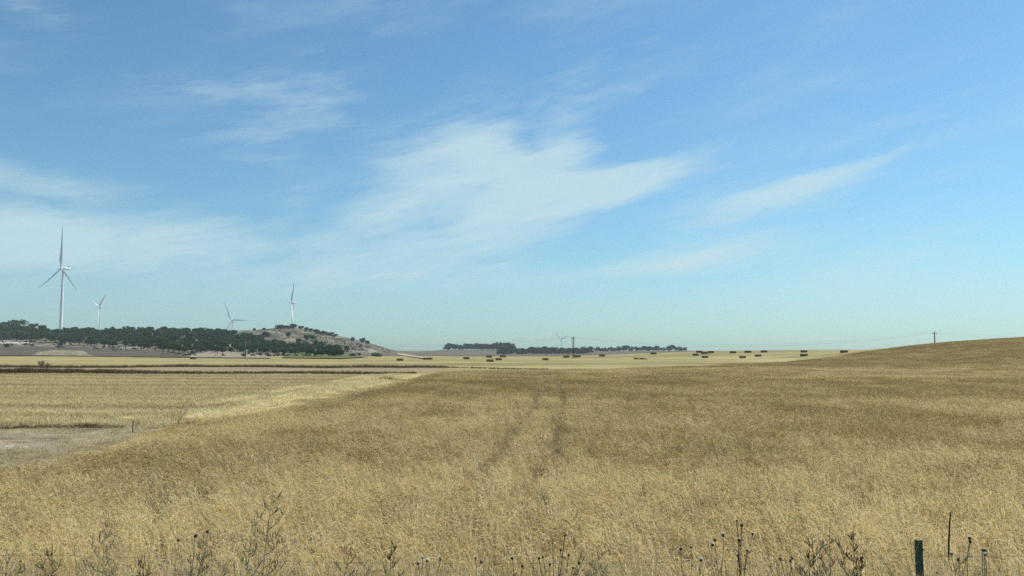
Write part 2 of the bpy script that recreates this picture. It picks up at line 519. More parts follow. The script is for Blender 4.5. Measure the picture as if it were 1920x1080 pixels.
def sheet(name, mat, t_rng, d_rng, nt, nd, lift, inside=None, off=40.0, kind='structure', geom=True):
    """Ground draped in fan rows: x = t * (d + off)."""
    t = np.linspace(*t_rng, nt)
    d = np.geomspace(d_rng[0] + off, d_rng[1] + off, nd) - off if geom else np.linspace(*d_rng, nd)
    T, D = np.meshgrid(t, d)
    X = T * (D + off); Y = D
    Z = height(X, Y) + lift
    vs = np.stack([X.ravel(), Y.ravel(), Z.ravel()], 1)
    i = np.arange(nd - 1)[:, None] * nt + np.arange(nt - 1)[None, :]
    F = np.stack([i, i + 1, i + nt + 1, i + nt], -1).reshape(-1, 4)
    if inside is not None:
        cx = vs[F].mean(1)
        F = F[inside(cx[:, 0], cx[:, 1])]
        used = np.unique(F); remap = np.full(len(vs), -1); remap[used] = np.arange(len(used))
        vs = vs[used]; F = remap[F]
    me = bpy.data.meshes.new(name)
    me.vertices.add(len(vs)); me.vertices.foreach_set('co', vs.ravel())
    me.loops.add(F.size); me.loops.foreach_set('vertex_index', F.ravel().astype(np.int32))
    me.polygons.add(len(F)); me.polygons.foreach_set('loop_start', np.arange(0, F.size, 4, dtype=np.int32))
    me.polygons.foreach_set('use_smooth', np.ones(len(F), bool))
    me.update(); me.validate()
    me.materials.append(mat)
    o = link(name, me)
    o['kind'] = kind
    return o


def in_pixels(poly, wob=0.0, seed=1):
    """Test for a field whose outline was surveyed from the camera: polygon of (u, v) on the terrain."""
    pts = []
    for i in range(len(poly)):
        (u0, v0), (u1, v1) = poly[i], poly[(i + 1) % len(poly)]
        for k in range(6):
            h = hit(u0 + (u1 - u0) * k / 6, v0 + (v1 - v0) * k / 6)
            if h is not None: pts.append((h.x, h.y))
    P = np.array(pts)

    def f(x, y):
        if wob:
            x = x + wob * (fbm(x / 20, y / 20, 3, seed) - .5); y = y + 3 * wob * (fbm(x / 20, y / 20, 3, seed + 9) - .5)
        inside = np.zeros(len(x), bool)
        for i in range(len(P)):
            x0, y0 = P[i]; x1, y1 = P[(i + 1) % len(P)]
            c = (y0 > y) != (y1 > y)
            with np.errstate(divide='ignore', invalid='ignore'):
                inside ^= c & (x < (x1 - x0) * (y - y0) / (y1 - y0) + x0)
        return inside
    return f, (P[:, 1].min(), P[:, 1].max())


ground = sheet('ground', M['soil'], (-1.15, 1.15), (-20, 4500), 520, 620, 0.0)
ground.data.materials.append(M['hill']); ground.data.materials.append(M['far_field'])
# materials of the ground by land use: wheat soil, hill, far fields
_c = np.zeros(len(ground.data.polygons) * 3); ground.data.polygons.foreach_get('center', _c); _c = _c.reshape(-1, 3)
_mi = np.zeros(len(_c), np.int32)
_mi[_c[:, 1] > 380] = 2
_hillmask = (np.interp(_c[:, 0], HILL_X, HILL_Z) > .5) & (_c[:, 1] > 400)
_mi[_hillmask] = 1
ground.data.polygons.foreach_set('material_index', _mi)

sheet('stubble_field', M['stubble_ground'], (-1.0, .05), (30, 109), 260, 160, .006,
      lambda x, y: (x < wheat_left(y)) & (y > 33.2 + .8 * (fbm(x / 2, y / 2, 3, 4) - .5)) & (y < 107.5))
sheet('bare_ground_patch', M['pale'], (-.8, .0), (18, 36), 260, 120, .008,
      lambda x, y: (x < wheat_left(y) + .6) & (y > 19) & (y < 33.4 + .8 * (fbm(x / 2, y / 2, 3, 4) - .5)))
sheet('farm_track', M['track'], (-1.0, .0), (104, 160), 220, 60, .012,
      lambda x, y: (x < -10.5) & (y >= 107.4) & (y < 152))


def bale_field_in(x, y):
    far = np.interp(x, [-400, -300, -60, 0, 60, 100, 400], [415, 425, 440, 430, 420, 410, 380]) + 10 * (fbm(x / 25, y / 60, 3, 6) - .5)
    return (y > np.where(x < -11.5, 151, np.interp(x, WFX, WFY) - 3)) & (y < far)


sheet('bale_field', M['bale_field'], (-1.0, 1.0), (100, 470), 420, 240, .02, bale_field_in)

for nm, mt, poly, wob in (
        ('brown_field', 'brown_field', [(-140, 650), (0, 650), (130, 652), (250, 656), (340, 663), (352, 671), (200, 669), (0, 667), (-140, 667)], 3),
        ('pale_field', 'pale_field', [(60, 667), (75, 660), (100, 657.5), (160, 659), (162, 664), (175, 668)], 1.5),
        ('grey_field', 'grey_field', [(352, 671), (362, 664), (395, 659.5), (430, 660), (470, 663), (498, 668), (510, 673)], 1.5),
        ('chalk_outcrop', 'chalk', [(-20, 641), (12, 639), (40, 640), (62, 642.5), (60, 645.5), (20, 645.5), (-20, 645)], 2),
        ('chalk_outcrop', 'chalk', [(398, 651), (406, 646), (414, 647), (412, 652)], 2),
        ('chalk_outcrop', 'chalk', [(420, 650), (428, 642), (438, 640), (444, 643), (434, 647), (428, 654)], 2),
        ('dirt_path', 'pale_field', [(742, 663), (756, 663.5), (775, 667), (802, 671.5), (812, 673), (790, 673), (762, 668.5), (748, 666.5)], .5),
        ('green_field', 'green_field', [(528, 672), (545, 663), (560, 659), (600, 662), (640, 667), (690, 671), (640, 673.5)], 1.5),
):
    f, (d0, d1) = in_pixels(poly, wob)
    sheet(nm, M[mt], (-1.0, .0), (d0 - 12, d1 + 12), 700, 120, .35, f)

# ------------------------------------------------------------------ plants that stand in masses
PROTO = {}


def proto_collection(name, meshes):
    c = bpy.data.collections.new(name)
    for i, me in enumerate(meshes):
        o = bpy.data.objects.new('%s_%02d' % (name, i), me); c.objects.link(o)
    return c


def wheat_clump(seed, n, rad, h0, h1, w=1.0, lean=.22, leaves=True, awns=3, stem=True):
    r = random.Random(seed); g = Geo()
    for _ in range(n):
        g.cur = r.random()
        rr = rad * math.sqrt(r.random()); th = r.uniform(0, 6.283)
        b = Vector((rr * math.cos(th), rr * math.sin(th), 0))
        h = r.uniform(h0, h1)
        ld = Vector((-1, r.uniform(-.9, .9), 0)).normalized() * abs(r.gauss(lean, .12)) * h
        top = b + ld + Vector((0, 0, h))
        mid = b + ld * .35 + Vector((0, 0, h * .55))
        sd = Vector((r.uniform(-1, 1), r.uniform(-1, 1), 0)).normalized()
        ws = .0028 * w
        if stem:
            g.add([b - sd * ws, b + sd * ws, mid + sd * ws, mid - sd * ws, top + sd * ws * .8, top - sd * ws * .8],
                  [(0, 1, 2, 3), (3, 2, 4, 5)], 0)
        else:
            g.add([mid - sd * ws, mid + sd * ws, top + sd * ws * .8, top - sd * ws * .8], [(0, 1, 2, 3)], 0)
        # nodding ear: two crossed rhombi and a brush of awns
        ax = (ld.normalized() * r.uniform(.4, 1.1) + Vector((r.uniform(-.3, .3), r.uniform(-.3, .3), r.uniform(-.5, .9)))).normalized()
        el = r.uniform(.065, .10) * (1 + .25 * (w - 1))
        we = r.uniform(.0065, .0085) * w
        s1 = ax.cross(Vector((0, 0, 1))).normalized(); s2 = ax.cross(s1)
        tip = top + ax * el; m_ = top + ax * el * .4
        for s_ in (s1, s2):
            g.add([top, m_ + s_ * we, tip, m_ - s_ * we], [(0, 1, 2, 3)], 1)
        for _k in range(awns):
            a0 = top + ax * el * r.uniform(.3, .9)
            da = (ax + s1 * r.uniform(-.45, .45) + s2 * r.uniform(-.45, .45)).normalized()
            sp_ = da.cross(Vector((r.random(), r.random(), r.random() + .2))).normalized() * .0018 * w
            g.add([a0 - sp_, a0 + sp_, a0 + da * r.uniform(.05, .085)], [(0, 1, 2)], 0)
        if leaves and r.random() < .75:
            l0 = b + ld * .3 + Vector((0, 0, h * r.uniform(.35, .75)))
            ang = r.uniform(0, 6.283); dl = Vector((math.cos(ang), math.sin(ang), r.uniform(-.7, .5)))
            l1 = l0 + dl * r.uniform(.08, .18); l2 = l1 + Vector((dl.x * .06, dl.y * .06, -.09))
            sw = Vector((-dl.y, dl.x, .3)).normalized() * .005 * w
            g.add([l0 - sw * .6, l0 + sw * .6, l1 + sw, l1 - sw, l2], [(0, 1, 2, 3), (3, 2, 4)], 0)
    return g.mesh('wheat_clump', (M['wheat_stem'], M['wheat_ear']), var=True)


def stubble_clump(seed, n, rad, h0, h1, mat, w=1.0, loose=.5):
    r = random.Random(seed); g = Geo()
    for _ in range(n):
        g.cur = r.random()
        rr = rad * math.sqrt(r.random()); th = r.uniform(0, 6.283)
        b = Vector((rr * math.cos(th), rr * math.sin(th), 0)); h = r.uniform(h0, h1)
        sd = Vector((r.uniform(-1, 1), r.uniform(-1, 1), 0)).normalized() * .004 * w
        if r.random() < loose:      # a straw lying about
            d = Vector((r.uniform(-1, 1), r.uniform(-1, 1), r.uniform(-.1, .25))).normalized() * r.uniform(.12, .3) * w ** .3
            b.z += h * .5
            g.add([b - sd, b + sd, b + d + sd, b + d - sd], [(0, 1, 2, 3)])
        else:
            t = b + Vector((r.uniform(-.3, .3) * h, r.uniform(-.3, .3) * h, h))
            g.add([b - sd, b + sd, t + sd, t - sd], [(0, 1, 2, 3)])
    return g.mesh('straw_clump', (mat,), var=True)


def tuft(seed, n, rad, h, mat, w=.006, spread=.5):
    r = random.Random(seed); g = Geo()
    for _ in range(n):
        g.cur = r.random()
        rr = rad * math.sqrt(r.random()); th = r.uniform(0, 6.283)
        b = Vector((rr * math.cos(th), rr * math.sin(th), 0)); hh = h * r.uniform(.45, 1.0)
        o = Vector((r.gauss(0, 1), r.gauss(0, 1), 0)) * spread * hh * .5
        sd = Vector((r.uniform(-1, 1), r.uniform(-1, 1), 0)).normalized() * w
        m_ = b + o * .35 + Vector((0, 0, hh * .6)); t = b + o + Vector((0, 0, hh))
        g.add([b - sd, b + sd, m_ + sd * .8, m_ - sd * .8, t], [(0, 1, 2, 3), (3, 2, 4)])
    return g.mesh('tuft', (mat,), var=True)


def mass(name, label, cat, coll, X, Y, Z, rot, scl, idx, tint, group=None):
    n = len(X)
    me = bpy.data.meshes.new(name)
    me.vertices.add(n); me.vertices.foreach_set('co', np.stack([X, Y, Z], 1).ravel())
    for nm, tp, arr, key in (('rot', 'FLOAT_VECTOR', rot, 'vector'), ('scl', 'FLOAT_VECTOR', scl, 'vector'),
                             ('pick', 'INT', idx, 'value'), ('tint', 'FLOAT', tint, 'value')):
        at = me.attributes.new(nm, tp, 'POINT')
        at.data.foreach_set(key, np.ascontiguousarray(arr, dtype=np.int32 if tp == 'INT' else np.float32).ravel())
    o = link(name, me)
    tag(o, label, cat, group, 'stuff')
    ng = bpy.data.node_groups.new(name + '_nodes', 'GeometryNodeTree')
    ng.interface.new_socket('Geometry', in_out='INPUT', socket_type='NodeSocketGeometry')
    ng.interface.new_socket('Geometry', in_out='OUTPUT', socket_type='NodeSocketGeometry')
    gi, go = ng.nodes.new('NodeGroupInput'), ng.nodes.new('NodeGroupOutput')
    m2p = ng.nodes.new('GeometryNodeMeshToPoints')
    ci = ng.nodes.new('GeometryNodeCollectionInfo'); ci.inputs['Collection'].default_value = coll
    ci.inputs['Separate Children'].default_value = True; ci.inputs['Reset Children'].default_value = True
    ip = ng.nodes.new('GeometryNodeInstanceOnPoints'); ip.inputs['Pick Instance'].default_value = True

    def named(nm, tp):
        q = ng.nodes.new('GeometryNodeInputNamedAttribute'); q.data_type = tp; q.inputs['Name'].default_value = nm
        return q.outputs['Attribute']
    ng.links.new(gi.outputs[0], m2p.inputs['Mesh'])
    ng.links.new(m2p.outputs[0], ip.inputs['Points'])
    ng.links.new(ci.outputs[0], ip.inputs['Instance'])
    ng.links.new(named('pick', 'INT'), ip.inputs['Instance Index'])
    ng.links.new(named('rot', 'FLOAT_VECTOR'), ip.inputs['Rotation'])
    ng.links.new(named('scl', 'FLOAT_VECTOR'), ip.inputs['Scale'])
    ng.links.new(ip.outputs[0], go.inputs[0])
    md = o.modifiers.new('plants', 'NODES'); md.node_group = ng
    return o


def scatter(dens_fn, d0, d1, t0, t1, step, jitter=.5, off=6.0):
    """Jittered grid of points inside a fan; dens_fn(x, y) gives the chance to keep one."""
    xs = np.arange(t0 * (d1 + off), t1 * (d1 + off), step); ys = np.arange(d0, d1, step)
    X, Y = np.meshgrid(xs, ys); X = X.ravel(); Y = Y.ravel()
    X = X + RNG.uniform(-jitter, jitter, len(X)) * step; Y = Y + RNG.uniform(-jitter, jitter, len(Y)) * step
    k = (X > t0 * (Y + off)) & (X < t1 * (Y + off)) & (Y >= d0) & (Y < d1)
    X, Y = X[k], Y[k]
    k = RNG.random(len(X)) < dens_fn(X, Y)
    return X[k], Y[k]


def slope_rot(X, Y, spin):
    e = .5
    gx = (height(X + e, Y) - height(X - e, Y)) / (2 * e); gy = (height(X, Y + e) - height(X, Y - e)) / (2 * e)
    return np.stack([np.arctan(gy), -np.arctan(gx), spin], 1)


def tramlines(x, y):
    l = np.interp(y, [8, 16, 18.7, 24.4, 30.4, 38.5, 60, 80, 110], [-1.75, -1.06, -.87, -.24, .2, 1.03, 2.2, 2.9, 3.6])
    d = np.minimum(np.abs(x - l), np.abs(x - l - 1.5 - .1 * np.sin(y * .3)))
    return d


def wheat_tint(x, y):
    t = .49 + .50 * (fbm(x / 14, y / 30, 4, 21) - .5) + .75 * (fbm(x / 3.2, y / 4.5, 3, 33) - .5)
    # bronze belt in the hollow, paler greyish belt on the far slope, gold towards the road
    t = t - .20 * np.exp(-((y - 66) / 22.0) ** 2) + .24 * np.exp(-((y - 112 - .2 * x) / 12.0) ** 2) * ss(4, 30, x)
    t = t - .30 * ss(105, 170, y + .4 * x) + .38 * (1 - ss(11, 24, y))
    t = t - .20 * np.exp(-((y - 19) / 1.8) ** 2) * ss(8.5, 11, x)
    return t


def wheat_dens(x, y, near):
    k = (x > wheat_left(y)) & (y < np.interp(x, WFX, WFY) + 1.2 * (fbm(x / 3, y / 3, 2, 71) - .5)) & (y > 8.6 + .8 * (fbm(x / 1.5, y * 0, 3, 2) - .5))
    td = tramlines(x, y)
    dens = np.where(td < .25, .04 + .9 * (1 - ss(16, 24, y)), 1.0) if near else np.where(td < .6, .2, 1.0)
    bare = fbm(x / 2.2, y / 2.6, 3, 57)
    dens = dens * np.where(bare < .30, .55, 1.0)
    dens = dens * (1 - .75 * np.exp(-((y - 18.4 - .05 * (x - 11)) / .55) ** 2) * ss(9.6, 11.5, x))
    return k * dens


PROTO['near'] = proto_collection('wheat_near', [wheat_clump(100 + i, 26, .30, .29, .44, 1.2) for i in range(8)])
PROTO['far'] = proto_collection('wheat_far', [wheat_clump(200 + i, 90, .85, .31, .44, 2.0, leaves=False, awns=2, stem=False) for i in range(6)])
PROTO['stub'] = proto_collection('stubble_patch', [stubble_clump(300 + i, 110, .8, .05, .13, M['stubble'], 2.0) for i in range(5)])
PROTO['straw'] = proto_collection('straw_near', [stubble_clump(340 + i, 40, .35, .05, .16, M['stubble'], 1.0, .75) for i in range(4)])
PROTO['windrow'] = proto_collection('straw_windrow', [stubble_clump(380 + i, 60, .34, .08, .24, M['stubble'], 1.8, .95) for i in range(4)])
PROTO['tuft'] = proto_collection('weed_tuft', [tuft(400 + i, 60, .38, 1.0, M['dry_weed'], .012, .6) for i in range(6)])
PROTO['thin'] = proto_collection('weed_thin', [tuft(460 + i, 16, .14, 1.15, M['dry_weed'], .0042, .45) for i in range(5)])
PROTO['grass'] = proto_collection('verge_grass', [tuft(430 + i, 34, .16, .82, M['wheat_stem'], .0028, .55) for i in range(6)])


def build_wheat():
    pt = []
    x, y = scatter(lambda a, b: wheat_dens(a, b, True), 8.0, 66.0, -.80, .80, .36)
    n = len(x)
    pt.append((x, y, np.zeros(n)))
    x2, y2 = scatter(lambda a, b: wheat_dens(a, b, False), 66.0, 300.0, -.80, .80, .95)
    pt.append((x2, y2, np.ones(len(x2))))
    for kind, nm, lab in ((0, 'wheat', 'ripe golden wheat standing in the near part of the field'),
                          (1, 'wheat', 'ripe wheat of the far slope running up to the skyline')):
        x, y, _ = pt[kind]
        n = len(x)
        spin = RNG.normal(0, .75, n) + .35
        hvar = .90 + .2 * fbm(x / 5, y / 7, 3, 91)
        s = RNG.uniform(.92, 1.12, n)
        edge = ss(-.2, 2.2, x - wheat_left(y)) * ss(0, 2.5, np.interp(x, WFX, WFY) - y)
        trod = (1 - ss(.22, .38, tramlines(x, y))) * ss(13, 20, y) * (.75 + .25 * fbm(x, y / 3, 2, 19))
        hvar = hvar * (.45 + .55 * edge) * (1 - .60 * trod)
        scl = np.stack([s, s, s * hvar], 1)
        tint = np.clip(wheat_tint(x, y) + .16 * (1 - edge) - .42 * trod + RNG.normal(0, .17, n), 0.02, 1)
        rot = slope_rot(x, y, spin)
        if kind == 0:                                # lodged and leaning bunches
            lod = ss(.55, .75, fbm(x / 1.3, y / 1.6, 3, 37)) * ss(.3, .8, tramlines(x, y))
            rot[:, 0] += RNG.normal(0, .10, n) + lod * RNG.normal(0, .30, n); rot[:, 1] += RNG.normal(0, .10, n) - lod * .35
            tint = np.clip(tint + .14 * lod, 0, 1)
        mass(nm, lab, 'wheat', PROTO['near' if kind == 0 else 'far'], x, y, height(x, y) - .01, rot, scl,
             RNG.integers(0, 8 if kind == 0 else 6, n), tint)


build_wheat()


def build_stubble():
    def dens(x, y):
        return (x < wheat_left(y) + .3) & (y > 33.5) & (y < 106)
    x, y = scatter(dens, 33, 106, -.80, -.05, .8)
    n = len(x)
    rows = np.sin((y + .06 * x + 1.5 * fbm(x / 20, y / 20, 2, 12)) * 2 * math.pi / (4.2 + .02 * y))
    swath = 1.6 * np.exp(-((x + 13.6 + 2.0 * fbm(x * 0 + 1, y / 9, 3, 61)) / 1.2) ** 2) * ss(34, 40, y) * (.35 + 1.1 * fbm(x / 1.5, y / 5, 3, 66))
    swath += .8 * np.exp(-((x + 12.9) / .5) ** 2) * ss(50, 60, y)
    swath += .8 * np.exp(-((x + 16.6 + 1.5 * fbm(x * 0 + 4, y / 9, 3, 62)) / .7) ** 2) * ss(45, 52, y)
    tint = .46 + .55 * np.clip(rows - .5, 0, 1) - .28 * np.clip(-rows - .45, 0, 1) + .7 * (fbm(x / 30, y / 2.2, 3, 14) - .5) + .45 * swath
    tint = np.clip(tint + RNG.normal(0, .06, n), .05, 1)
    hs = 1 + .7 * np.clip(rows - .45, 0, 1) + 1.0 * swath
    mass('stubble', 'short straw stubble and windrows of the mown field', 'stubble', PROTO['stub'], x, y, height(x, y),
         slope_rot(x, y, RNG.uniform(0, 6.28, n)), np.stack([np.ones(n), np.ones(n), hs], 1), RNG.integers(0, 5, n), tint)
    # windrows of bright loose straw along the crop edge
    X, Y = [], []
    for x0, amp, sd in ((-12.1, .5, 3), (-13.4, .6, 5), (-15.0, .8, 8), (-17.4, .8, 11)):
        yy = np.arange(36.0, 104.0, .16)
        keep = RNG.random(len(yy)) < np.clip((fbm(yy / 4.5, yy * 0 + sd, 3, 200 + sd) - .36) * 6, 0, 1) * (1 if x0 > -16 else .7)
        X.append((x0 + amp * 2 * (fbm(yy / 14, yy * 0, 2, sd) - .5) - .012 * (yy - 60) * (x0 < -14) + RNG.normal(0, .22, len(yy)))[keep]); Y.append(yy[keep])
    x = np.concatenate(X); y = np.concatenate(Y); n = len(x)
    mass('loose_straw', 'bright windrows of loose straw along the crop edge', 'straw', PROTO['windrow'], x, y, height(x, y) + .04,
         slope_rot(x, y, RNG.uniform(0, 6.28, n)), np.ones((n, 3)) * RNG.uniform(.9, 1.5, (n, 1)), RNG.integers(0, 4, n), np.clip(RNG.normal(1.15, .12, n), 0, 1.3))
    # straw and dead grass on the bare patch
    x, y = scatter(lambda a, b: (a < wheat_left(b) + .8) * np.clip(2.6 * (fbm(a / 1.6, b / 1.1, 3, 77) - .36) + .9 * ss(-17.5, -13.5, a), 0, 1), 18.5, 34, -.85, -.2, .30)
    n = len(x)
    mass('dry_straw', 'scattered straw on the pale bare ground patch', 'straw', PROTO['straw'], x, y, height(x, y),
         slope_rot(x, y, RNG.uniform(0, 6.28, n)), np.ones((n, 3)) * RNG.uniform(.7, 1.2, (n, 1)), RNG.integers(0, 4, n),
         np.clip(RNG.normal(.55, .2, n), 0, 1))


build_stubble()


def strip_mass(name, label, xs, line, half, step, h, tint_mu, taper=None, seed=1):
    X, Y = [], []
    x = xs[0]
    rr = np.random.default_rng(seed)
    while x < xs[1]:
        k = half(x)
        for o in np.arange(-k, k + 1e-6, step):
            if rr.random() < .9:
                X.append(x + rr.uniform(-.4, .4) * step); Y.append(line(x) + o + rr.uniform(-.4, .4) * step)
        x += step
    X, Y = np.array(X), np.array(Y); n = len(X)
    s = rr.uniform(.7, 1.2, n) * np.array([h(q) for q in X]) * (.7 + .6 * fbm(X / 2.5, Y, 2, seed + 3))
    scl = np.stack([np.clip(s, .5, None) * 1.2, np.clip(s, .5, None) * 1.2, s], 1)
    tint = np.clip(tint_mu(X) + rr.normal(0, .14, n), 0, 1)
    mass(name, label, 'weeds', PROTO['tuft'], X, Y, height(X, Y) - .02, slope_rot(X, Y, rr.uniform(0, 6.28, n)), scl, rr.integers(0, 6, n), tint)


strip_mass('weeds', 'dark brown weeds along the edge of the bale field', (-150, 6), lambda x: 152 if x < -14 else np.interp(x, [-14, 6], [152, 130]),
           lambda x: 1.6 if x < -14 else .7, .5, lambda x: .58 if x < -12 else .4, lambda x: np.full(len(x), .52), seed=3)
strip_mass('weeds', 'dark brown weeds on the bank behind the mown field', (-110, -13), lambda x: 109.5, lambda x: 1.3 + .9 * ss(-45, -75, x), .45,
           lambda x: .42 + .45 * float(ss(-40, -70, x)), lambda x: np.full(len(x), .34), seed=5)
strip_mass('weeds', 'dark weeds in a line behind the pale bare patch', (-27, -12.2), lambda x: 33.3 + .12 * math.sin(x), lambda x: .16, .22,
           lambda x: .06 + .34 * float(vnoise(x / 1.1, 0, 4)) ** 1.5, lambda x: np.full(len(x), .4), seed=9)


def build_verge():
    x, y = scatter(lambda a, b: np.clip(.5 + 1.1 * (fbm(a / .7, b / .5, 3, 44) - .4), 0, 1), 5.6, 9.3, -1.0, 1.0, .17)
    n = len(x)
    mass('verge_grass', 'dry bleached grass on the road verge at the field edge', 'grass', PROTO['grass'], x, y, height(x, y) - .01,
         slope_rot(x, y, RNG.uniform(0, 6.28, n)), np.ones((n, 3)) * RNG.uniform(.75, 1.35, (n, 1)), RNG.integers(0, 6, n),
         np.clip(RNG.normal(.42, .22, n), 0, 1))


build_verge()


def build_verge_weeds():
    def dens(x, y):
        u = x / y * FPX + U0
        k = (1 - ss(640, 800, u)) * .75 + np.exp(-((u - 1040) / 70) ** 2) * .6 + np.exp(-((u - 1300) / 60) ** 2) * .5 + np.exp(-((u - 1560) / 75) ** 2) * .8 + np.exp(-((u - 1810) / 70) ** 2) * .7
        return np.clip(k * (fbm(x / .8, y / .8, 3, 52) - .25) * 1.6, 0, .9)
    x, y = scatter(dens, 6.7, 8.3, -.72, .72, .24)
    n = len(x)
    s = RNG.uniform(.45, .7, n)
    mass('dry_weeds', 'tangled grey-brown dead weeds along the road verge', 'weeds', PROTO['thin'], x, y, height(x, y) - .02,
         slope_rot(x, y, RNG.uniform(0, 6.28, n)), np.stack([s, s, RNG.uniform(.8, 1.12, n)], 1), RNG.integers(0, 5, n), np.clip(RNG.normal(.95, .2, n), 0, 1))


build_verge_weeds()
# ------------------------------------------------------------------ haze
def build_haze():
    g = Geo(); g.box((0, 2330, 110), (11600, 4760, 340))
    o = link('haze', g.mesh('haze'))
    tag(o, kind='stuff')
    q = Mat('haze_air')
    v = q.n('ShaderNodeVolumePrincipled')
    v.inputs['Color'].default_value = (.80, .93, 1.0, 1)
    v.inputs['Density'].default_value = HAZE_DENSITY
    v.inputs['Anisotropy'].default_value = 0.15
    q.l(v.outputs[0], q.out.inputs['Volume'])
    o.data.materials.append(q.m)


HAZE_DENSITY = 1.1e-4
build_haze()


# ------------------------------------------------------------------ wind turbines
def blade_mesh(R0=1.3, R1=65.0):
    g = Geo(); n = 10; rings = []
    sec = [(0, 2.3, 2.3, 8), (.03, 2.3, 2.2, 10), (.10, 3.3, 1.6, 14), (.19, 4.3, 1.15, 12), (.32, 3.7, .80, 8), (.5, 2.75, .52, 4),
           (.7, 1.9, .32, 1), (.86, 1.3, .2, -1), (.95, .9, .12, -1), (.985, .55, .08, -1), (1.0, .14, .03, -1)]
    vs = []
    for (t, c, th, tw) in sec:
        r = R0 + (R1 - R0) * t
        fwd = -r * .025 - 1.4 * t * t           # cone and prebend, upwind
        a = R(tw + 4)
        for k in range(n):
            w = 2 * math.pi * k / n
            c2 = c * (1.0 if t < .05 else 1.3)
            px = c2 * (.5 * math.cos(w)) - c2 * .18 * min(1, t / .15)
            py = th * .5 * math.sin(w)
            vs.append((px * math.cos(a) - py * math.sin(a), fwd + px * math.sin(a) + py * math.cos(a), r))
    fs = [(i * n + k, i * n + (k + 1) % n, (i + 1) * n + (k + 1) % n, (i + 1) * n + k) for i in range(len(sec) - 1) for k in range(n)]
    fs.append(tuple(range(n))[::-1]); fs.append(tuple((len(sec) - 1) * n + k for k in range(n)))
    g.add(vs, fs)
    return g.mesh('blade', (M['turbine'],), True)


def lathe(g, prof, n=24, axis='z', m=0):
    vs = []
    for (r, z) in prof:
        for k in range(n):
            w = 2 * math.pi * k / n
            a, b = r * math.cos(w), r * math.sin(w)
            vs.append((a, b, z) if axis == 'z' else (a, z, b))
    fs = [(i * n + k, i * n + (k + 1) % n, (i + 1) * n + (k + 1) % n, (i + 1) * n + k) for i in range(len(prof) - 1) for k in range(n)]
    fs.append(tuple(range(n))[::-1]); fs.append(tuple((len(prof) - 1) * n + k for k in range(n)))
    g.add(vs, fs, m)


BLADE = blade_mesh()


def nacelle_mesh():
    bm = bmesh.new()
    bmesh.ops.create_cube(bm, size=1.0)
    for v in bm.verts:
        v.co = Vector((v.co.x * 4.0, v.co.y * 12.5 + 4.0, v.co.z * 4.0 + .2))
        if v.co.y > 5: v.co.x *= .88; v.co.z = .2 + (v.co.z - .2) * .86 + .15
        if v.co.y < 0: v.co.z = .1 + (v.co.z - .1) * .92
    bmesh.ops.bevel(bm, geom=list(bm.edges), offset=.7, segments=3, affect='EDGES')
    me = bpy.data.meshes.new('nacelle'); bm.to_mesh(me); bm.free()
    me.polygons.foreach_set('use_smooth', np.ones(len(me.polygons), bool))
    me.materials.append(M['turbine'])
    return me


NACELLE = nacelle_mesh()
_g = Geo(); lathe(_g, [(.05, -4.7), (1.0, -4.45), (1.75, -3.8), (2.05, -2.7), (2.0, -2.0)], 20, 'y'); HUB = _g.mesh('hub', (M['turbine'],), True)
_g = Geo(); _g.box((0, 8.2, 3.0), (3.4, 1.4, 1.6)); _g.tube([(1.0, 9.3, 2.1), (1.0, 9.3, 4.6)], .09, 6); COOLER = _g.mesh('cooler', (M['nacelle_dark'],))


def turbine(label, hub_uv, rpx, beta, theta, pitch=10):
    d = 65.0 * FPX / rpx
    b = R(beta); rz = -(math.pi / 2 - b) - math.atan((hub_uv[0] - U0) / FPX)   # turned against the line of sight
    hub = at_depth(*hub_uv, d)
    # the tower stands behind the hub along the nacelle
    ax = Vector((math.sin(rz), -math.cos(rz), 0))
    foot = Vector((hub.x, hub.y, 0)) - ax * 3.4
    zg = hz(foot.x, foot.y)
    hh = hub.z - zg
    root = empty('wind_turbine', (foot.x, foot.y, zg), rz)
    tag(root, label, 'wind turbine', 'wind turbines on the horizon')
    g = Geo(); lathe(g, [(2.35, -1.0), (2.3, .1), (2.1, hh * .4), (1.75, hh * .8), (1.5, hh - 2.0), (1.62, hh - 1.9), (1.62, hh - 1.4)], 28)
    link('tower', g.mesh('tower', (M['turbine'],), True), root)
    na = link('nacelle', NACELLE, root, (0, 0, hh)); link('cooler', COOLER, na)
    link('hub', HUB, root, (0, 0, hh))
    for k in range(3):
        o = link('blade', BLADE, root, (0, -3.4, hh))
        o.rotation_mode = 'ZYX'; o.rotation_euler = (0, R(theta + 120 * k), R(pitch))
    return root


turbine('largest white wind turbine, standing behind the wood at the left end of the hill', (114.4, 503), 80, 27, 4, 8)
turbine('small pale wind turbine just right of the largest one, one blade hanging along its tower', (185.6, 575.6), 38.5, 22, 52, 55)
turbine('white wind turbine seen edge-on above the bare rounded hilltop', (546.6, 568.2), 44, 12, 30, 70)
turbine('pale wind turbine half hidden behind the treetops of the hillside wood', (434.3, 600.3), 41, 46, -28, 15)
turbine('tiny faint wind turbine far behind the distant row of trees', (1051.7, 637), 25, 36, -48, 20)


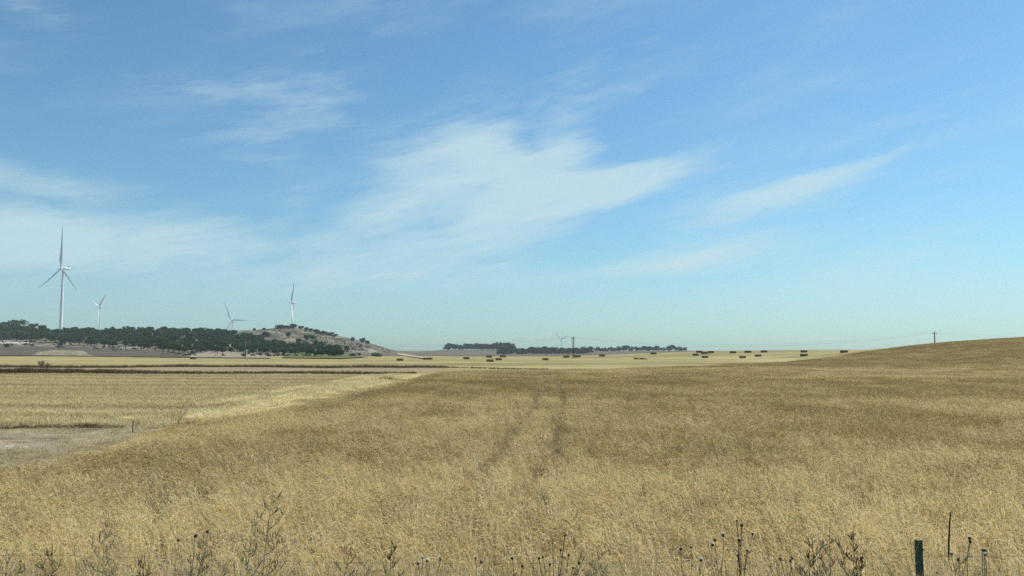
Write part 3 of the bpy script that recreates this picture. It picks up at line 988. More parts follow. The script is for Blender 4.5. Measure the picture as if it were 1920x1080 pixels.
# ------------------------------------------------------------------ power line
def utility_pole(label, x, y, top_z, twin):
    zg = hz(x, y); h = top_z - zg
    root = empty('utility_pole', (x, y, zg), R(22))
    tag(root, label, 'utility pole', 'poles of the power line')
    g = Geo(); g.tube([(0, 0, -.3), (0, 0, h * .5), (0, 0, h)], [.24, .20, .16], 8); link('pole', g.mesh('pole', (M['pole'],), True), root)
    if twin:
        g = Geo(); g.tube([(-.68, .1, -.3), (-.66, .1, h * .99)], [.12, .10], 8); link('pole', g.mesh('pole', (M['pole'],), True), root)
    g = Geo(); g.box((-.25 if twin else 0, 0, h - .75), (.12, 2.3, .12)); g.box((-.25 if twin else 0, 0, h - .75), (1.5, .10, .10))
    link('crossarm', g.mesh('crossarm', (M['pole'],)), root)
    ends = []
    for oy in (-1.05, 0.0, 1.05):
        g = Geo(); z0 = h - .69 if oy else h
        prof = [(.03, 0), (.09, .05), (.045, .10), (.09, .15), (.045, .2), (.03, .28)]
        lathe(g, [(r, z) for r, z in prof], 8)
        o = link('insulator', g.mesh('insulator', (M['insulator'],), True), root, (0, oy, z0))
        ends.append(Matrix.Translation((x, y, zg)) @ Matrix.Rotation(R(22), 4, 'Z') @ Vector((0, oy, z0 + .28)))
    return ends


def wire_span(a, b, sag, label, group):
    for p, q_ in zip(a, b):
        pts = []
        for i in range(25):
            t = i / 24
            c = p.lerp(q_, t); c.z -= sag * 4 * t * (1 - t)
            pts.append(c - p)
        g = Geo(); g.tube(pts, .011, 4)
        o = link('overhead_wire', g.mesh('overhead_wire', (M['wire'],)), None, p)
        tag(o, label, 'wire', group)


_p1 = at_depth(1075.8, 631, 310); _p2 = at_depth(1752, 622, 292); _p3 = at_depth(460.5, 634, 330)
e1 = utility_pole('dark twin utility pole standing among the bales in mid field', _p1.x, _p1.y, _p1.z, True)
e2 = utility_pole('single utility pole poking above the crest of the right wheat slope', _p2.x, _p2.y, _p2.z, False)
e3 = utility_pole('thin twin utility pole in front of the hillside wood', _p3.x, _p3.y, _p3.z, True)
_end = [p + Vector((150, -30, -1.2)) for p in e2]
wire_span(e3, e1, 3.2, 'thin overhead wire from the pole by the wood to the mid field pole', 'wires of the first span')
wire_span(e1, e2, 4.2, 'thin sagging overhead wire between the mid field pole and the slope pole', 'wires of the second span')
wire_span(e2, _end, 3.5, 'thin overhead wire running down behind the slope from its pole', 'wires of the last span')


# ------------------------------------------------------------------ straw bales
def bale_mesh(seed, L=2.45, W=1.2, H=.92, slump=0.0):
    r = random.Random(seed)
    bm = bmesh.new()
    bmesh.ops.create_cube(bm, size=1.0)
    bmesh.ops.bevel(bm, geom=list(bm.edges), offset=.06, segments=2, affect='EDGES')
    bmesh.ops.subdivide_edges(bm, edges=[e for e in bm.edges if e.calc_length() > .5], cuts=6, use_grid_fill=True)
    for v in bm.verts:
        c = v.co
        groove = sum(math.exp(-((c.y - y0) / .035) ** 2) for y0 in (-.36, -.22, -.07, .07, .22, .36))
        k = 1 - .045 * groove
        n = Vector((r.uniform(-1, 1), r.uniform(-1, 1), r.uniform(-1, 1))) * .018
        x = c.x * L * (1 + .02 * r.uniform(-1, 1)); y = c.y * k * W; z = (c.z * (1 - .03 * groove) + .5) * H
        if slump:
            z *= 1 - slump * (c.x + .5); y *= 1 + .5 * slump * (c.x + .5)
        v.co = Vector((x, y, max(z, 0))) + n
    me = bpy.data.meshes.new('straw_bale'); bm.to_mesh(me); bm.free()
    me.polygons.foreach_set('use_smooth', np.ones(len(me.polygons), bool))
    me.materials.append(M['bale'])
    return me


BALES = [bale_mesh(i) for i in range(4)]
SLUMP = bale_mesh(9, 2.7, 1.5, .75, .6)
bale_list = [   # pixel of its foot, label
    (362.5, 673.5, 'straw bale lying at the foot of the grey mound left of the twin pole'),
    (750, 676.5, 'straw bale furthest left of those before the low gap in the hills, pale and flat'),
    (799, 674.5, 'dark straw bale with a smaller bale end touching its right side'),
    (808, 674.5, 'small straw bale seen end-on, touching the right side of a dark bale'),
    (874.6, 673.5, 'dark straw bale alone under the left end of the distant tree row'),
    (917, 670.5, 'flat straw bale behind, above left of the bale under the lower trees'),
    (919, 678.5, 'faint pale straw bale lowest in front, under a flat bale'),
    (935, 675.5, 'bold dark straw bale below the left end of the lower tree row'),
    (943, 670, 'thin straw bale at the very foot of the lower tree row'),
    (1023, 675.5, 'dark straw bale standing alone left of the mid field pole'),
    (1062, 670.7, 'dark straw bale just left of the mid field pole, behind it'),
    (1083, 670, 'flat straw bale just right of the mid field pole'),
    (1129, 668.6, 'straw bale right of the mid field pole, before the thin trees'),
    (1195, 673.6, 'straw bale joined to a collapsed bale on its right'),
    (1207.5, 673.9, 'collapsed brown straw bale sloping down beside a whole bale'),
    (1225.4, 664.6, 'straw bale just under the right end of the distant tree row'),
    (1304.6, 667, 'straw bale lowest left in the tight cluster of five on the crest'),
    (1311, 661.5, 'straw bale top left in the tight cluster of five on the crest'),
    (1320.6, 663.7, 'middle straw bale of the tight cluster of five on the crest'),
    (1322, 671.4, 'straw bale alone below the tight cluster on the crest'),
    (1332.7, 662, 'straw bale top right in the tight cluster of five on the crest'),
    (1374.4, 662.4, 'straw bale on the skyline between the cluster and the faint bale'),
    (1392.5, 671.4, 'straw bale below the skyline, left one of the lower pair'),
    (1402.5, 661.5, 'faint straw bale half sunk behind the skyline of the bale field'),
    (1421.7, 668.7, 'straw bale below the skyline, right one of the lower pair'),
    (1432.5, 661, 'straw bale on the skyline above the lower pair of bales'),
    (1507.5, 661, 'straw bale on the skyline straight above another bale'),
    (1507.5, 668, 'straw bale straight below another on the skyline, by the wheat edge'),
    (1582.7, 661.3, 'straw bale alone on the skyline, last before the wheat slope'),
]
for i, (u, v, lab) in enumerate(bale_list):
    p = hit(u, v, 120, 520)
    if p is None:                                  # its foot is just behind the crest
        for dv in (1, 2, 3, 4, 5, 6):
            p = hit(u, v + dv, 120, 520)
            if p is not None: break
    d = p.y
    end_on = 'end-on' in lab; coll_ = 'collapsed' in lab
    o = link('straw_bale', SLUMP if coll_ else BALES[i % 4], None, p - Vector((0, 0, .03)))
    k = min(max(11.2 * d / FPX / 2.45, .8), 1.3)
    o.scale = (k, k, k)
    o.rotation_euler = (0, 0, R(80) if end_on else R(random.uniform(-9, 9)) + (0 if coll_ else math.pi * (i % 2)))
    tag(o, lab, 'straw bale', 'straw bales in the harvested field')

# heap of bright loose straw at the end of the weedy bank
def straw_heap():
    r = random.Random(4); g = Geo()
    x0, y0 = -13.4, 86.0
    p = Vector((x0, y0, hz(x0, y0)))
    for _ in range(900):
        a = r.uniform(0, 6.283); q_ = math.sqrt(r.random())
        c = Vector((q_ * math.cos(a) * 1.35, q_ * math.sin(a) * 1.0, .04 + .42 * (1 - q_ ** 1.6) * r.uniform(.5, 1)))
        d_ = Vector((r.uniform(-1, 1), r.uniform(-1, 1), r.uniform(-.3, .3))).normalized() * r.uniform(.12, .3)
        c.z *= 1.4
        w = d_.cross(Vector((0, 0, 1))).normalized() * .012
        g.add([c - d_ - w, c - d_ + w, c + d_ + w, c + d_ - w], [(0, 1, 2, 3)])
    lathe(g, [(1.25, 0), (1.0, .14), (.6, .27), (.2, .34), (.02, .35)], 14)
    o = link('straw_heap', g.mesh('straw_heap', (M['loose'],)), None, p)
    tag(o, 'small bright heap of loose straw at the corner of the mown field', 'straw heap')


straw_heap()


# ------------------------------------------------------------------ trees
def crown_mesh(seed, mat, n=640, rx=3.6, rz=2.9, z0=4.6, lobes=9, leaf=.62):
    r = random.Random(seed); g = Geo()
    L_ = []
    for i in range(lobes):
        a = r.uniform(0, 6.283); q_ = r.uniform(.15, .68)
        L_.append((Vector((rx * q_ * math.cos(a), rx * q_ * math.sin(a), z0 + rz * r.uniform(-.45, .55))), r.uniform(.34, .56) * rx))
    for i in range(n):
        c, rad = r.choice(L_)
        dv = Vector((r.gauss(0, 1), r.gauss(0, 1), r.gauss(0, 1))).normalized()
        p = c + Vector((dv.x, dv.y, dv.z * .8)) * rad * r.uniform(.72, 1.08)
        nrm = (dv + Vector((r.uniform(-.8, .8), r.uniform(-.8, .8), r.uniform(-.8, .8)))).normalized()
        a = nrm.cross(Vector((r.random(), r.random(), r.random() + .1))).normalized(); b = nrm.cross(a)
        s = leaf * r.uniform(.5, 1.15)
        g.add([p + a * s, p + b * s * r.uniform(.5, 1), p - a * s * r.uniform(.6, 1), p - b * s * r.uniform(.5, 1)], [(0, 1, 2, 3)])
    return g.mesh('crown', (mat,))


def trunk_mesh(seed, h=4.6):
    r = random.Random(seed); g = Geo()
    b = Vector((r.uniform(-.3, .3), r.uniform(-.3, .3), h))
    g.tube([(0, 0, -.4), (b.x * .4, b.y * .4, h * .5), tuple(b)], [.28, .21, .12], 7)
    for k in range(4):
        a = r.uniform(0, 6.283); s = Vector((b.x * .5, b.y * .5, h * r.uniform(.45, .75)))
        g.tube([s, s + Vector((math.cos(a) * .9, math.sin(a) * .9, .8)), s + Vector((math.cos(a) * 1.8, math.sin(a) * 1.8, 1.3))], [.11, .07, .03], 5)
    return g.mesh('trunk', (M['bark'],))


CROWNS = [crown_mesh(500 + i, M['leaf_dark'], rx=3.4 + .25 * (i % 3), rz=2.6 + .35 * (i % 4)) for i in range(7)]
TRUNKS = [trunk_mesh(520 + i) for i in range(4)]
CROWNS_FAR = [crown_mesh(540 + i, M['leaf_far'], 380, 3.9, 4.2, 3.5, 11, .8) for i in range(5)]
CROWN_LOW = [crown_mesh(560 + i, M['leaf_dark'], 300, 3.3, 2.0, 2.0, 8, .6) for i in range(3)]


def tree(name, u, v, hpx, label, group=None, wide=1.0, far=False, low=False, p=None, cat='tree'):
    if p is None: p = hit(u, v)
    if p is None:
        for dv in range(1, 8):
            p = hit(u, v + dv)
            if p is not None: break
    if p is None or p.y < 380: return None
    h = hpx * p.y / FPX
    root = empty(name, p, random.uniform(0, 6.28))
    tag(root, label, cat, group)
    base_h = 4.2 if low else 7.6
    k = h / base_h
    root.scale = (k * wide, k * wide, k)
    link('trunk', TRUNKS[random.randrange(4)], root).scale = (1, 1, .4 if low else 1)
    link('crown', random.choice(CROWN_LOW if low else CROWNS_FAR if far else CROWNS), root)
    return root


def build_trees():
    r = random.Random(77)
    # the dense wood on the slope
    up_u, up_v = [-40, 0, 40, 80, 130, 200, 250, 300, 350, 430, 460, 500, 540, 580, 620, 640], [622, 624, 626, 626, 627, 628, 629, 628, 628, 630, 638, 648, 655, 657, 661, 664]
    lo_v = [640, 641, 641, 642, 648, 652, 654, 660, 663, 664, 665, 666, 667, 669, 670, 670]
    pts = []
    tries = 0
    while tries < 9000 and len(pts) < 275:
        tries += 1
        u = r.uniform(-40, 640); a = np.interp(u, up_u, up_v); b = np.interp(u, up_u, lo_v)
        v = r.uniform(a, b)
        gap = float(fbm(u / 26.0, v / 9.0, 3, 123))
        if gap < .33 and v > a + 3: continue
        if all(((u - q_[0]) / 8.2) ** 2 + ((v - q_[1]) / 4.3) ** 2 > 1 for q_ in pts): pts.append((u, v))
    for u, v in pts:
        a = np.interp(u, up_u, up_v); b = np.interp(u, up_u, lo_v)
        lab = ('dark green tree in the thinning right end of the hillside wood, above the green field' if u > 500 else
               'dark green tree on the crest line of the hillside wood' if v < a + 4 else
               'dark green tree on the lower fringe of the hillside wood' if v > b - 4 else
               'dark green tree inside the wood below the two left turbines' if u < 250 else
               'dark green tree inside the densest middle part of the hillside wood')
        tree('pine_tree', u, v, r.uniform(12, 17.5), lab, 'trees of the hillside wood', r.uniform(1.1, 1.45))
    # single trees that stand out
    for (u, v, h, lab, wd, low) in [
        (30, 613, 12, 'broad dark tree on the skyline at the far left end of the hill', 1.7, True),
        (62, 615, 8, 'small round tree on the skyline left of the largest turbine', 1.2, True),
        (5, 612, 7, 'low bush on the skyline at the left edge of the picture', 1.5, True),
        (212, 622, 8, 'pointed small tree rising above the wood right of the small turbine', .9, False),
        (477, 620, 4, 'lone low bush on the bare skyline right of the half hidden turbine', 1.1, True),
        (495, 619.5, 4, 'low bush on the skyline next to the lone one, above a dark gully', 1.0, True),
        (521, 617, 7, 'leftmost round bush on the bare rounded hilltop', 1.4, True),
        (532, 616, 5, 'low bush second from the left on the bare rounded hilltop', 1.5, True),
        (541, 616, 5, 'low bush third from the left on the bare rounded hilltop', 1.5, True),
        (551, 616.5, 8, 'dark round bush at the foot of the edge-on turbine', 1.3, True),
        (564, 618, 6, 'small tree just right of the edge-on turbine on the hilltop', 1.0, True),
        (574, 620.5, 6, 'small tree high on the right shoulder of the bare hill, first one down', 1.1, True),
        (582, 621.5, 5, 'small bush second down the right shoulder of the bare hill', 1.2, True),
        (597, 626, 7, 'broad bush third down the right shoulder of the bare hill', 1.5, True),
        (608, 628, 6, 'bush fourth down the right shoulder of the bare hill', 1.4, True),
        (619, 630, 6, 'bush fifth down the right shoulder of the bare hill', 1.4, True),
        (627, 632, 5, 'bush sixth down the right shoulder, before the gap', 1.3, True),
        (662, 639.5, 6, 'small tree alone low on the right shoulder of the bare hill', .9, True),
        (678, 643, 8, 'taller tree near the lower end of the right shoulder', .9, True),
        (689, 645.5, 6, 'last small tree at the lower end of the right shoulder', 1.0, True),
        (539, 635, 10, 'dark tree in a gully on the bare slope below the hilltop', 1.0, False),
        (498, 632, 8, 'dark bush in the slanting gully left of the hilltop', 1.5, True),
        (490, 636, 7, 'lower dark bush in the slanting gully left of the hilltop', 1.3, True),
        (575, 640, 10, 'large dark tree in the clump below the hilltop', 1.3, False),
        (586, 639, 9, 'right one of the clumped trees below the hilltop', 1.2, False),
        (560, 646, 9, 'dark tree midway down the slope right of the wood', 1.1, False),
        (572, 654, 11, 'tree at the middle of the loose lower clump on the bare slope', 1.2, False),
        (592, 650, 10, 'tree at the top of the loose lower clump on the bare slope', 1.2, False),
        (602, 655, 11, 'dark tree on the right of the loose lower clump', 1.1, False),
        (636, 661, 11, 'left one of two dark trees standing apart at the foot of the bare slope', 1.2, False),
        (649, 660.5, 10, 'right one of two dark trees standing apart at the foot of the bare slope', 1.2, False),
        (12, 652, 6, 'lone dark bush on the brown field at the far left', 1.0, True),
        (114, 649, 6, 'small lone bush on the brown field below the largest turbine', 1.0, True),
    ]:
        tree('tree' if not low else 'bush', u, v, h * 1.3, lab, None, wd, False, low, cat='tree' if not low else 'bush')
    # distant rows
    for i in range(30):
        u = 838 + i * 4.25 + r.uniform(-1.2, 1.2)
        x = (u - U0) / FPX * 1490; y = 1490 + r.uniform(-25, 25)
        tree('distant_tree', u, 0, r.uniform(9, 13) * (1.15 if 905 < u < 955 else 1), 'grey-green tree in the distant row on the low ridge',
             'trees of the distant upper row', r.uniform(1.0, 1.4), True, p=Vector((x, y, hz(x, y))))
    for i in range(52):
        u = 936 + i * 3.3 + r.uniform(-2, 2); y = 1230 + r.uniform(-70, 90)
        x = (u - U0) / FPX * y
        tree('distant_tree', u, 0, r.uniform(9, 14), 'grey-blue tree in the lower distant wood around the mid field pole',
             'trees of the distant lower wood', r.uniform(1.1, 1.5), True, p=Vector((x, y, hz(x, y))))
    for i in range(34):
        u = 1104 + i * 5.4 + r.uniform(-2, 2); y = 1440 + r.uniform(-30, 30)
        x = (u - U0) / FPX * y
        tree('distant_tree', u, 0, r.uniform(7, 12), 'thin distant tree in the broken row right of the mid field pole',
             'trees of the broken distant row', r.uniform(.8, 1.4), True, p=Vector((x, y, hz(x, y))))


build_trees()


# undergrowth of the hillside: low scrub between the trees
def build_scrub():
    r = np.random.default_rng(5)
    P = []
    for _ in range(2600):
        u = r.uniform(-40, 740)
        v = r.uniform(np.interp(u, [-40, 430, 545, 600, 740], [622, 622, 616, 626, 660]), np.interp(u, [-40, 130, 350, 740], [646, 654, 668, 672]))
        if fbm(u / 18, v / 6, 3, 9) < .50: continue
        P.append((u, v))
    d = np.geomspace(420, 1300, 900)
    X, Y, Z = [], [], []
    for u, v in P:
        dx, dz = pix_dir(u, v)
        zt = height(d * dx, d); b = np.nonzero(CAM_Z + dz * d <= zt)[0]
        if len(b): X.append(d[b[0]] * dx); Y.append(d[b[0]]); Z.append(zt[b[0]])
    X, Y, Z = map(np.array, (X, Y, Z)); n = len(X)
    coll = proto_collection('scrub_bush', [crown_mesh(700 + i, M['leaf_dark'], 60, 1.4, .8, .5, 4, .5) for i in range(4)])
    s = r.uniform(.35, 1.0, n)
    mass('scrub', 'low dark scrub scattered over the hillside', 'scrub', coll, X, Y, Z, np.stack([X * 0, X * 0, r.uniform(0, 6.28, n)], 1),
         np.stack([s, s, s], 1), r.integers(0, 4, n), np.full(n, .5))


build_scrub()


# ------------------------------------------------------------------ weeds of the verge
def head_meshes():
    a = Geo(); lathe(a, [(.004, -.004), (.013, .002), (.0175, .012), (.0165, .022), (.012, .029)], 9)
    b = Geo(); lathe(b, [(.012, .0292), (.019, .034), (.0215, .0375), (.012, .041), (.003, .0415)], 9)
    for k in range(14):
        w = 2 * math.pi * k / 14; c, s = math.cos(w), math.sin(w)
        b.add([(.012 * c - .003 * s, .012 * s + .003 * c, .033), (.012 * c + .003 * s, .012 * s - .003 * c, .033), (.029 * c, .029 * s, .040 + .004 * (k % 3))], [(0, 1, 2)])
    return a.mesh('seed_head', (M['head_dark'],), True), b.mesh('floret', (M['head_pale'],))


HEAD, FLORET = head_meshes()


def curve_pts(a, b, bow, n=5):
    out = []
    for i in range(n + 1):
        t = i / n
        out.append(a.lerp(b, t) + bow * (4 * t * (1 - t)))
    return out


def add_head(root, pos, r, pale, scale=1.0):
    o = link('seed_head', HEAD, root, pos)
    o.rotation_euler = (r.uniform(-.5, .5), r.uniform(-.5, .5), r.uniform(0, 6.28)); o.scale = (scale,) * 3
    if pale: link('floret', FLORET, o)


def thistle(name, label, u, d, heads, seed, extra=0, mat='stem_dark'):
    """Dry thistle: stems arching from one root to each head."""
    r = random.Random(seed)
    x = at_depth(u, 900, d).x; zg = hz(x, d); base = Vector((x, d, zg))
    root = empty(name, base); tag(root, label, 'weed', 'dry weeds on the road verge')
    g = Geo(); tops = []
    for i, (hu, hv, pale) in enumerate(heads):
        dd = d + r.uniform(-.25, .25)
        t = at_depth(hu, hv, dd) - base
        tops.append((t, pale))
        f0 = Vector((r.uniform(-.04, .04), r.uniform(-.04, .04), 0))
        bow = Vector((t.x * r.uniform(-.25, -.05), r.uniform(-.05, .05), 0))
        pts = curve_pts(f0, t, bow, 7)
        for q_ in pts[1:-1]: q_ += Vector((r.uniform(-.014, .014), r.uniform(-.014, .014), 0))
        g.tube(pts, [.0065, .006, .0055, .005, .0045, .004, .0035, .003], 5)
        for k in range(11):                                  # spiny leaf rags
            q_ = pts[r.randrange(2, 7)]; a = r.uniform(0, 6.283)
            e = q_ + Vector((math.cos(a), math.sin(a), r.uniform(-.4, .5))) * r.uniform(.04, .13)
            w = Vector((-math.sin(a), math.cos(a), 0)) * .009
            g.add([q_ - w, q_ + w, e], [(0, 1, 2)])
    for k in range(extra):
        a = r.uniform(0, 6.283); hgt = r.uniform(.5, .95) * (tops[0][0].z if tops else 1.2)
        t = Vector((math.cos(a) * r.uniform(.05, .35), math.sin(a) * .2, hgt))
        pts = curve_pts(Vector((0, 0, 0)), t, Vector((-t.x * .2, 0, 0)), 5)
        g.tube(pts, [.006, .0055, .005, .004, .003, .002], 4)
        for _ in range(3):
            q_ = pts[r.randrange(2, 5)]
            g.tube([q_, q_ + Vector((r.uniform(-.12, .12), r.uniform(-.1, .1), r.uniform(.06, .18)))], [.003, .0015], 4)
    link('stem', g.mesh('stem', (M[mat],)), root)
    for t, pale in tops: add_head(root, t, r, pale, r.uniform(.55, .85))
    return root


def skeleton(name, label, tip, d, seed, spread=.3, n=13, lean=0.0, mat='stem_grey', stems=1, twig=8, thick=.0068):
    """Dead branching weed: a stem with ascending side branches, each with small twigs."""
    r = random.Random(seed)
    top = at_depth(*tip, d)
    x = top.x - lean; zg = hz(x, d); base = Vector((x, d, zg))
    root = empty(name, base); tag(root, label, 'weed', 'dry weeds on the road verge')
    g = Geo()
    for s in range(stems):
        t = top - base
        if s: t = Vector((t.x + r.uniform(-spread, spread), r.uniform(-.2, .2), t.z * r.uniform(.6, .97)))
        f0 = Vector((r.uniform(-.05, .05), r.uniform(-.05, .05), 0)) * (stems > 1)
        pts = curve_pts(f0, t, Vector((-t.x * .25 + r.uniform(-.02, .02), 0, 0)), 9)
        g.tube(pts, [thick * (1 - .075 * i) for i in range(10)], 5)
        br = link_g = None
        for k in range(n):
            q_ = .30 + .66 * k / n
            i = int(q_ * 9); p = pts[i].lerp(pts[min(i + 1, 9)], q_ * 9 - i)
            side = 1 if k % 2 else -1
            ln = spread * (1.12 - q_) * r.uniform(.7, 1.2)
            a = r.uniform(-.7, .7)
            e = p + Vector((side * ln * math.cos(a), ln * math.sin(a), ln * r.uniform(.55, 1.0)))
            bp = curve_pts(p, e, Vector((side * ln * .12, 0, -ln * .1)), 5)
            g.tube(bp, [thick * .55, thick * .5, thick * .45, thick * .4, thick * .3, thick * .2], 4)
            for _ in range(twig):
                c = bp[r.randrange(1, 6)]
                f = c + Vector((r.uniform(-.4, .6) * side, r.uniform(-.4, .4), r.uniform(.3, 1.0))).normalized() * r.uniform(.03, .09)
                g.tube([c, f], [thick * .3, thick * .5], 4)      # little dry pods thicken the tips
    link('stem', g.mesh('stem', (M[mat],)), root)
    return root


def build_weeds():
    skeleton('dry_weed', 'tallest dry grey weed with many side branches, left of centre at the bottom', (512, 918), 7.4, 1, .34, 18, .12)
    skeleton('dry_weed', 'fishbone-shaped dry grey weed near the lower left corner', (197, 988), 7.2, 2, .24, 14, -.02)
    skeleton('dry_weed', 'bushy grey weed leaning right, between the fishbone weed and the tallest weed', (395, 1003), 7.2, 3, .26, 9, .18, stems=4)
    skeleton('dry_weed', 'bushy grey weed leaning right, just right of the tallest weed', (662, 1012), 7.2, 4, .22, 9, .12, stems=4)
    skeleton('dry_weed', 'small dark-tipped branching weed right of the two bushy ones', (735, 1008), 7.3, 5, .16, 10, .05, 'stem_dark')
    skeleton('dry_weed', 'dense grey weed cut by the lower left corner of the picture', (12, 1030), 7.0, 6, .22, 8, 0, stems=5)
    skeleton('dry_weed', 'thin dark weed stalks beside the fishbone weed at the bottom', (98, 1020), 7.1, 7, .16, 7, -.03, 'stem_dark', stems=3)
    skeleton('dry_weed', 'low brown weed at the bottom between the fishbone and leaning weeds', (272, 1036), 7.1, 8, .18, 7, 0, 'stem_dark', stems=3)
    skeleton('dry_weed', 'grey weed beneath the tallest one, with several thin stems', (470, 1010), 7.0, 9, .25, 8, .02, stems=5)
    skeleton('dry_weed', 'grey weed standing right of the big thistle clump', (1122, 1022), 7.3, 10, .20, 8, .06, stems=4)
    skeleton('dry_weed', 'tall dark upright weed bundle, left one of two at right of centre', (1522, 1000), 7.2, 11, .12, 9, .0, 'stem_dark', stems=7)
    skeleton('dry_weed', 'tall dark upright weed bundle, right one of two at right of centre', (1600, 985), 7.3, 12, .12, 9, .02, 'stem_dark', stems=6)
    skeleton('dry_weed', 'grey feathery weed between the two dark upright bundles', (1555, 988), 7.4, 13, .13, 8, 0, stems=4)
    skeleton('dry_weed', 'low grey bush of weeds just right of the green post', (1800, 1030), 7.1, 14, .25, 8, .03, stems=6)
    thistle('dry_thistle', 'big dark thistle clump with several seed heads at bottom centre', 1040, 7.2,
            [(1059, 1006, 0), (1051, 1034, 1), (1066, 1043, 0), (1010, 1049, 0), (1018, 1046, 0), (1085, 1058, 0), (1030, 1060, 1), (1075, 1066, 0)], 21, 9)
    thistle('dry_thistle', 'thistle with one white-topped flat head left of the thistle clump', 968, 7.2, [(961, 1049, 1), (979, 1064, 0)], 22, 2)
    thistle('dry_thistle', 'single small dark thistle head left of the white-topped one', 896, 7.2, [(892, 1048, 0), (902, 1056, 0)], 23, 2, 'stem_grey')
    thistle('dry_thistle', 'pale thistle with four white heads at the bottom left of centre', 800, 7.2, [(792, 1047, 1), (800, 1054, 1), (785, 1059, 1), (826, 1051, 1)], 24, 2, 'stem_grey')
    thistle('dry_thistle', 'tallest thistle with a dark stem and pale drooping heads right of centre', 1380, 7.3,
            [(1391, 988, 1), (1411, 1003, 1), (1386, 1016, 1), (1384, 1044, 0), (1400, 1034, 1), (1381, 978, 0)], 25, 3)
    thistle('dry_thistle', 'grey thistle just left of the tallest thistle', 1340, 7.2, [(1357, 1006, 1), (1341, 1015, 0), (1335, 1024, 1)], 26, 3, 'stem_grey')
    thistle('dry_thistle', 'low grey thistle with pale heads, furthest left of the right-hand thistles', 1290, 7.2, [(1276, 1032, 1), (1315, 1052, 1), (1296, 1028, 0), (1312, 1070, 1)], 27, 6, 'stem_grey')
    thistle('dry_thistle', 'thistle with a pair of dark heads left of the dark upright bundles', 1475, 7.2, [(1482, 1054, 1), (1463, 1050, 0), (1484, 1048, 0), (1444, 1064, 0)], 28, 4, 'stem_grey')
    thistle('dry_thistle', 'slender thistle stalk with stacked heads near the lower right corner', 1844, 7.2, [(1846, 1036, 1), (1848, 1042, 1), (1843, 1034, 0)], 29, 1)
    thistle('dry_thistle', 'thistle with pale heads in the grey bush right of the post', 1790, 7.0, [(1784, 1041, 1), (1796, 1052, 1), (1818, 1012, 1), (1820, 1018, 0), (1756, 1076, 1)], 30, 3, 'stem_grey')
    thistle('dry_thistle', 'thistle with two heads beside the leaning weed at lower left', 372, 7.2, [(365, 1008, 1), (390, 999, 0), (333, 1015, 0)], 31, 2, 'stem_grey')


build_weeds()


def mid_weeds():
    # dry plants by the bare patch and along the banks, at true scale where they stand
    def wd(label, u, vtop, vbase, seed, **kw):
        kw.setdefault('twig', 2)
        p = hit(u, vbase)
        skeleton('dry_shrub', label, (u, vtop), p.y, seed, **kw)['group'] = 'dry shrubs by the mown field'
    wd('dry leaning shrub at the corner where wheat and mown field meet', 340, 770, 800, 41, spread=.5, n=12, lean=.1, stems=2, thick=.009)
    wd('dry dark shrub beside the stake at the bare patch', 256, 788, 806, 42, spread=.3, n=10, stems=2, thick=.008)
    wd('thin upright shrub at the left edge behind the bare patch', 14, 790, 806, 43, spread=.3, n=10, stems=2, thick=.008)
    wd('thin dead stalk behind the bare patch, left of the stake', 72, 788, 806, 44, spread=.12, n=6, thick=.008)
    wd('leafless shrub sticking up from the bank, left one of two', 79, 676, 690, 45, spread=1.0, n=12, stems=3, thick=.05, mat='stem_dark')
    wd('leafless shrub sticking up from the bank, right one of two', 89, 680, 690, 46, spread=.6, n=8, stems=3, thick=.05, mat='stem_dark')


mid_weeds()


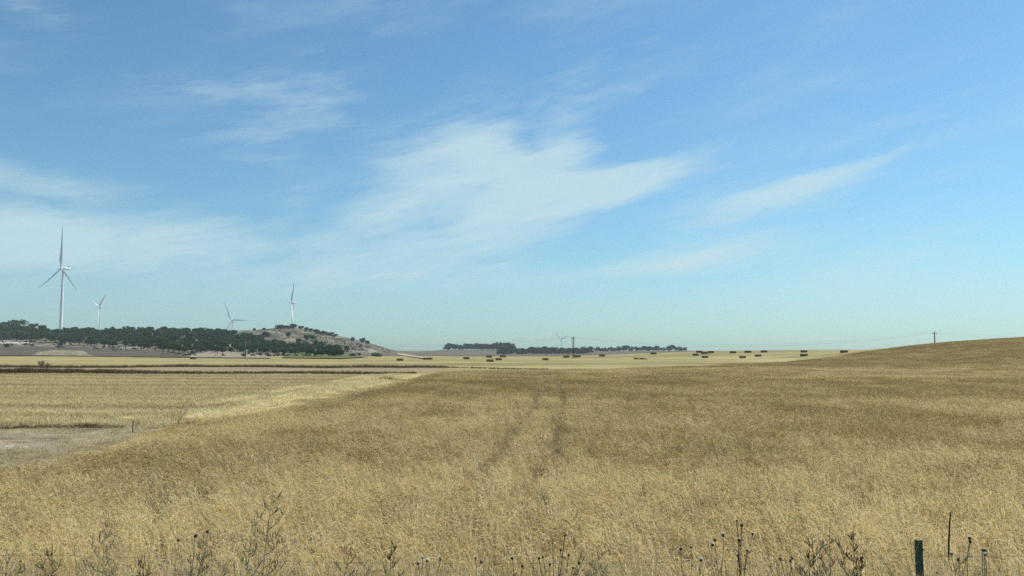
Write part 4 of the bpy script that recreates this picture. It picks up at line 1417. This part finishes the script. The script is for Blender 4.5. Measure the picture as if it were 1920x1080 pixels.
# ------------------------------------------------------------------ fence along the verge
def build_fence():
    p = at_depth(1722, 1012, 6.3); zg = hz(p.x, p.y); h = p.z - zg
    root = empty('fence_post', (p.x, p.y, zg), R(18)); tag(root, 'dark green metal fence post standing by itself at the lower right', 'fence post')
    g = Geo()
    # angle-iron profile
    w, t = .040, .006
    prof = [(-w / 2, -w / 2), (w / 2, -w / 2), (w / 2, -w / 2 + t), (-w / 2 + t, -w / 2 + t), (-w / 2 + t, w / 2), (-w / 2, w / 2)]
    vs = [(a, b, -.3) for a, b in prof] + [(a, b, h) for a, b in prof]; n = 6
    g.add(vs, [(k, (k + 1) % n, n + (k + 1) % n, n + k) for k in range(n)] + [tuple(range(n))[::-1], tuple(range(n, 2 * n))])
    link('angle_bar', g.mesh('angle_bar', (M['post'],)), root)
    for k in range(3):
        g = Geo(); g.tube([(.018, -.03, 0), (.018, -.018, 0)], .006, 8)
        link('bolt', g.mesh('bolt', (M['wire'],)), root, (0, 0, h - .07 - .3 * k))
    p2 = at_depth(115, 1041, 6.7)
    # thin rod leaning in the wheat edge
    a = at_depth(1782, 960, 11.3); b0 = at_depth(1779, 1014, 11.3); z3 = hz(b0.x - .05, 11.3)
    foot = Vector((b0.x - .04, 11.3, z3))
    g = Geo(); g.tube([(0, 0, -.2), b0 - foot, a - foot], [.013, .012, .009], 6)
    o = link('metal_rod', g.mesh('metal_rod', (M['post_wood'],)), None, foot); tag(o, 'thin black rod sticking up at a lean from the wheat behind the green post', 'rod')
    # stake at the bare patch
    s = hit(248, 812); tp = at_depth(248, 789, s.y)
    g = Geo(); g.tube([(0, 0, -.2), (.02, 0, tp.z - s.z)], [.020, .016], 7)
    o = link('wooden_stake', g.mesh('wooden_stake', (M['post_wood'],)), None, s); tag(o, 'small dark stake at the right end of the pale bare patch', 'stake')
    # wire from post to stake and beyond
    w1 = Vector((p.x, p.y - .03, zg + h - .12)); w0 = p2
    pts = [w0 + (w0 - w1) * .5] + [w0.lerp(w1, i / 12) - Vector((0, 0, .06 * 4 * (i / 12) * (1 - i / 12))) for i in range(13)] + [w1 + Vector((2.6, 0, .0))]
    org = pts[0].copy()
    g = Geo(); g.tube([q_ - org for q_ in pts], .0008, 4)
    o = link('fence_wire', g.mesh('fence_wire', (M['wire'],)), None, org); tag(o, 'thin fence wire strung low along the verge', 'wire')


build_fence()
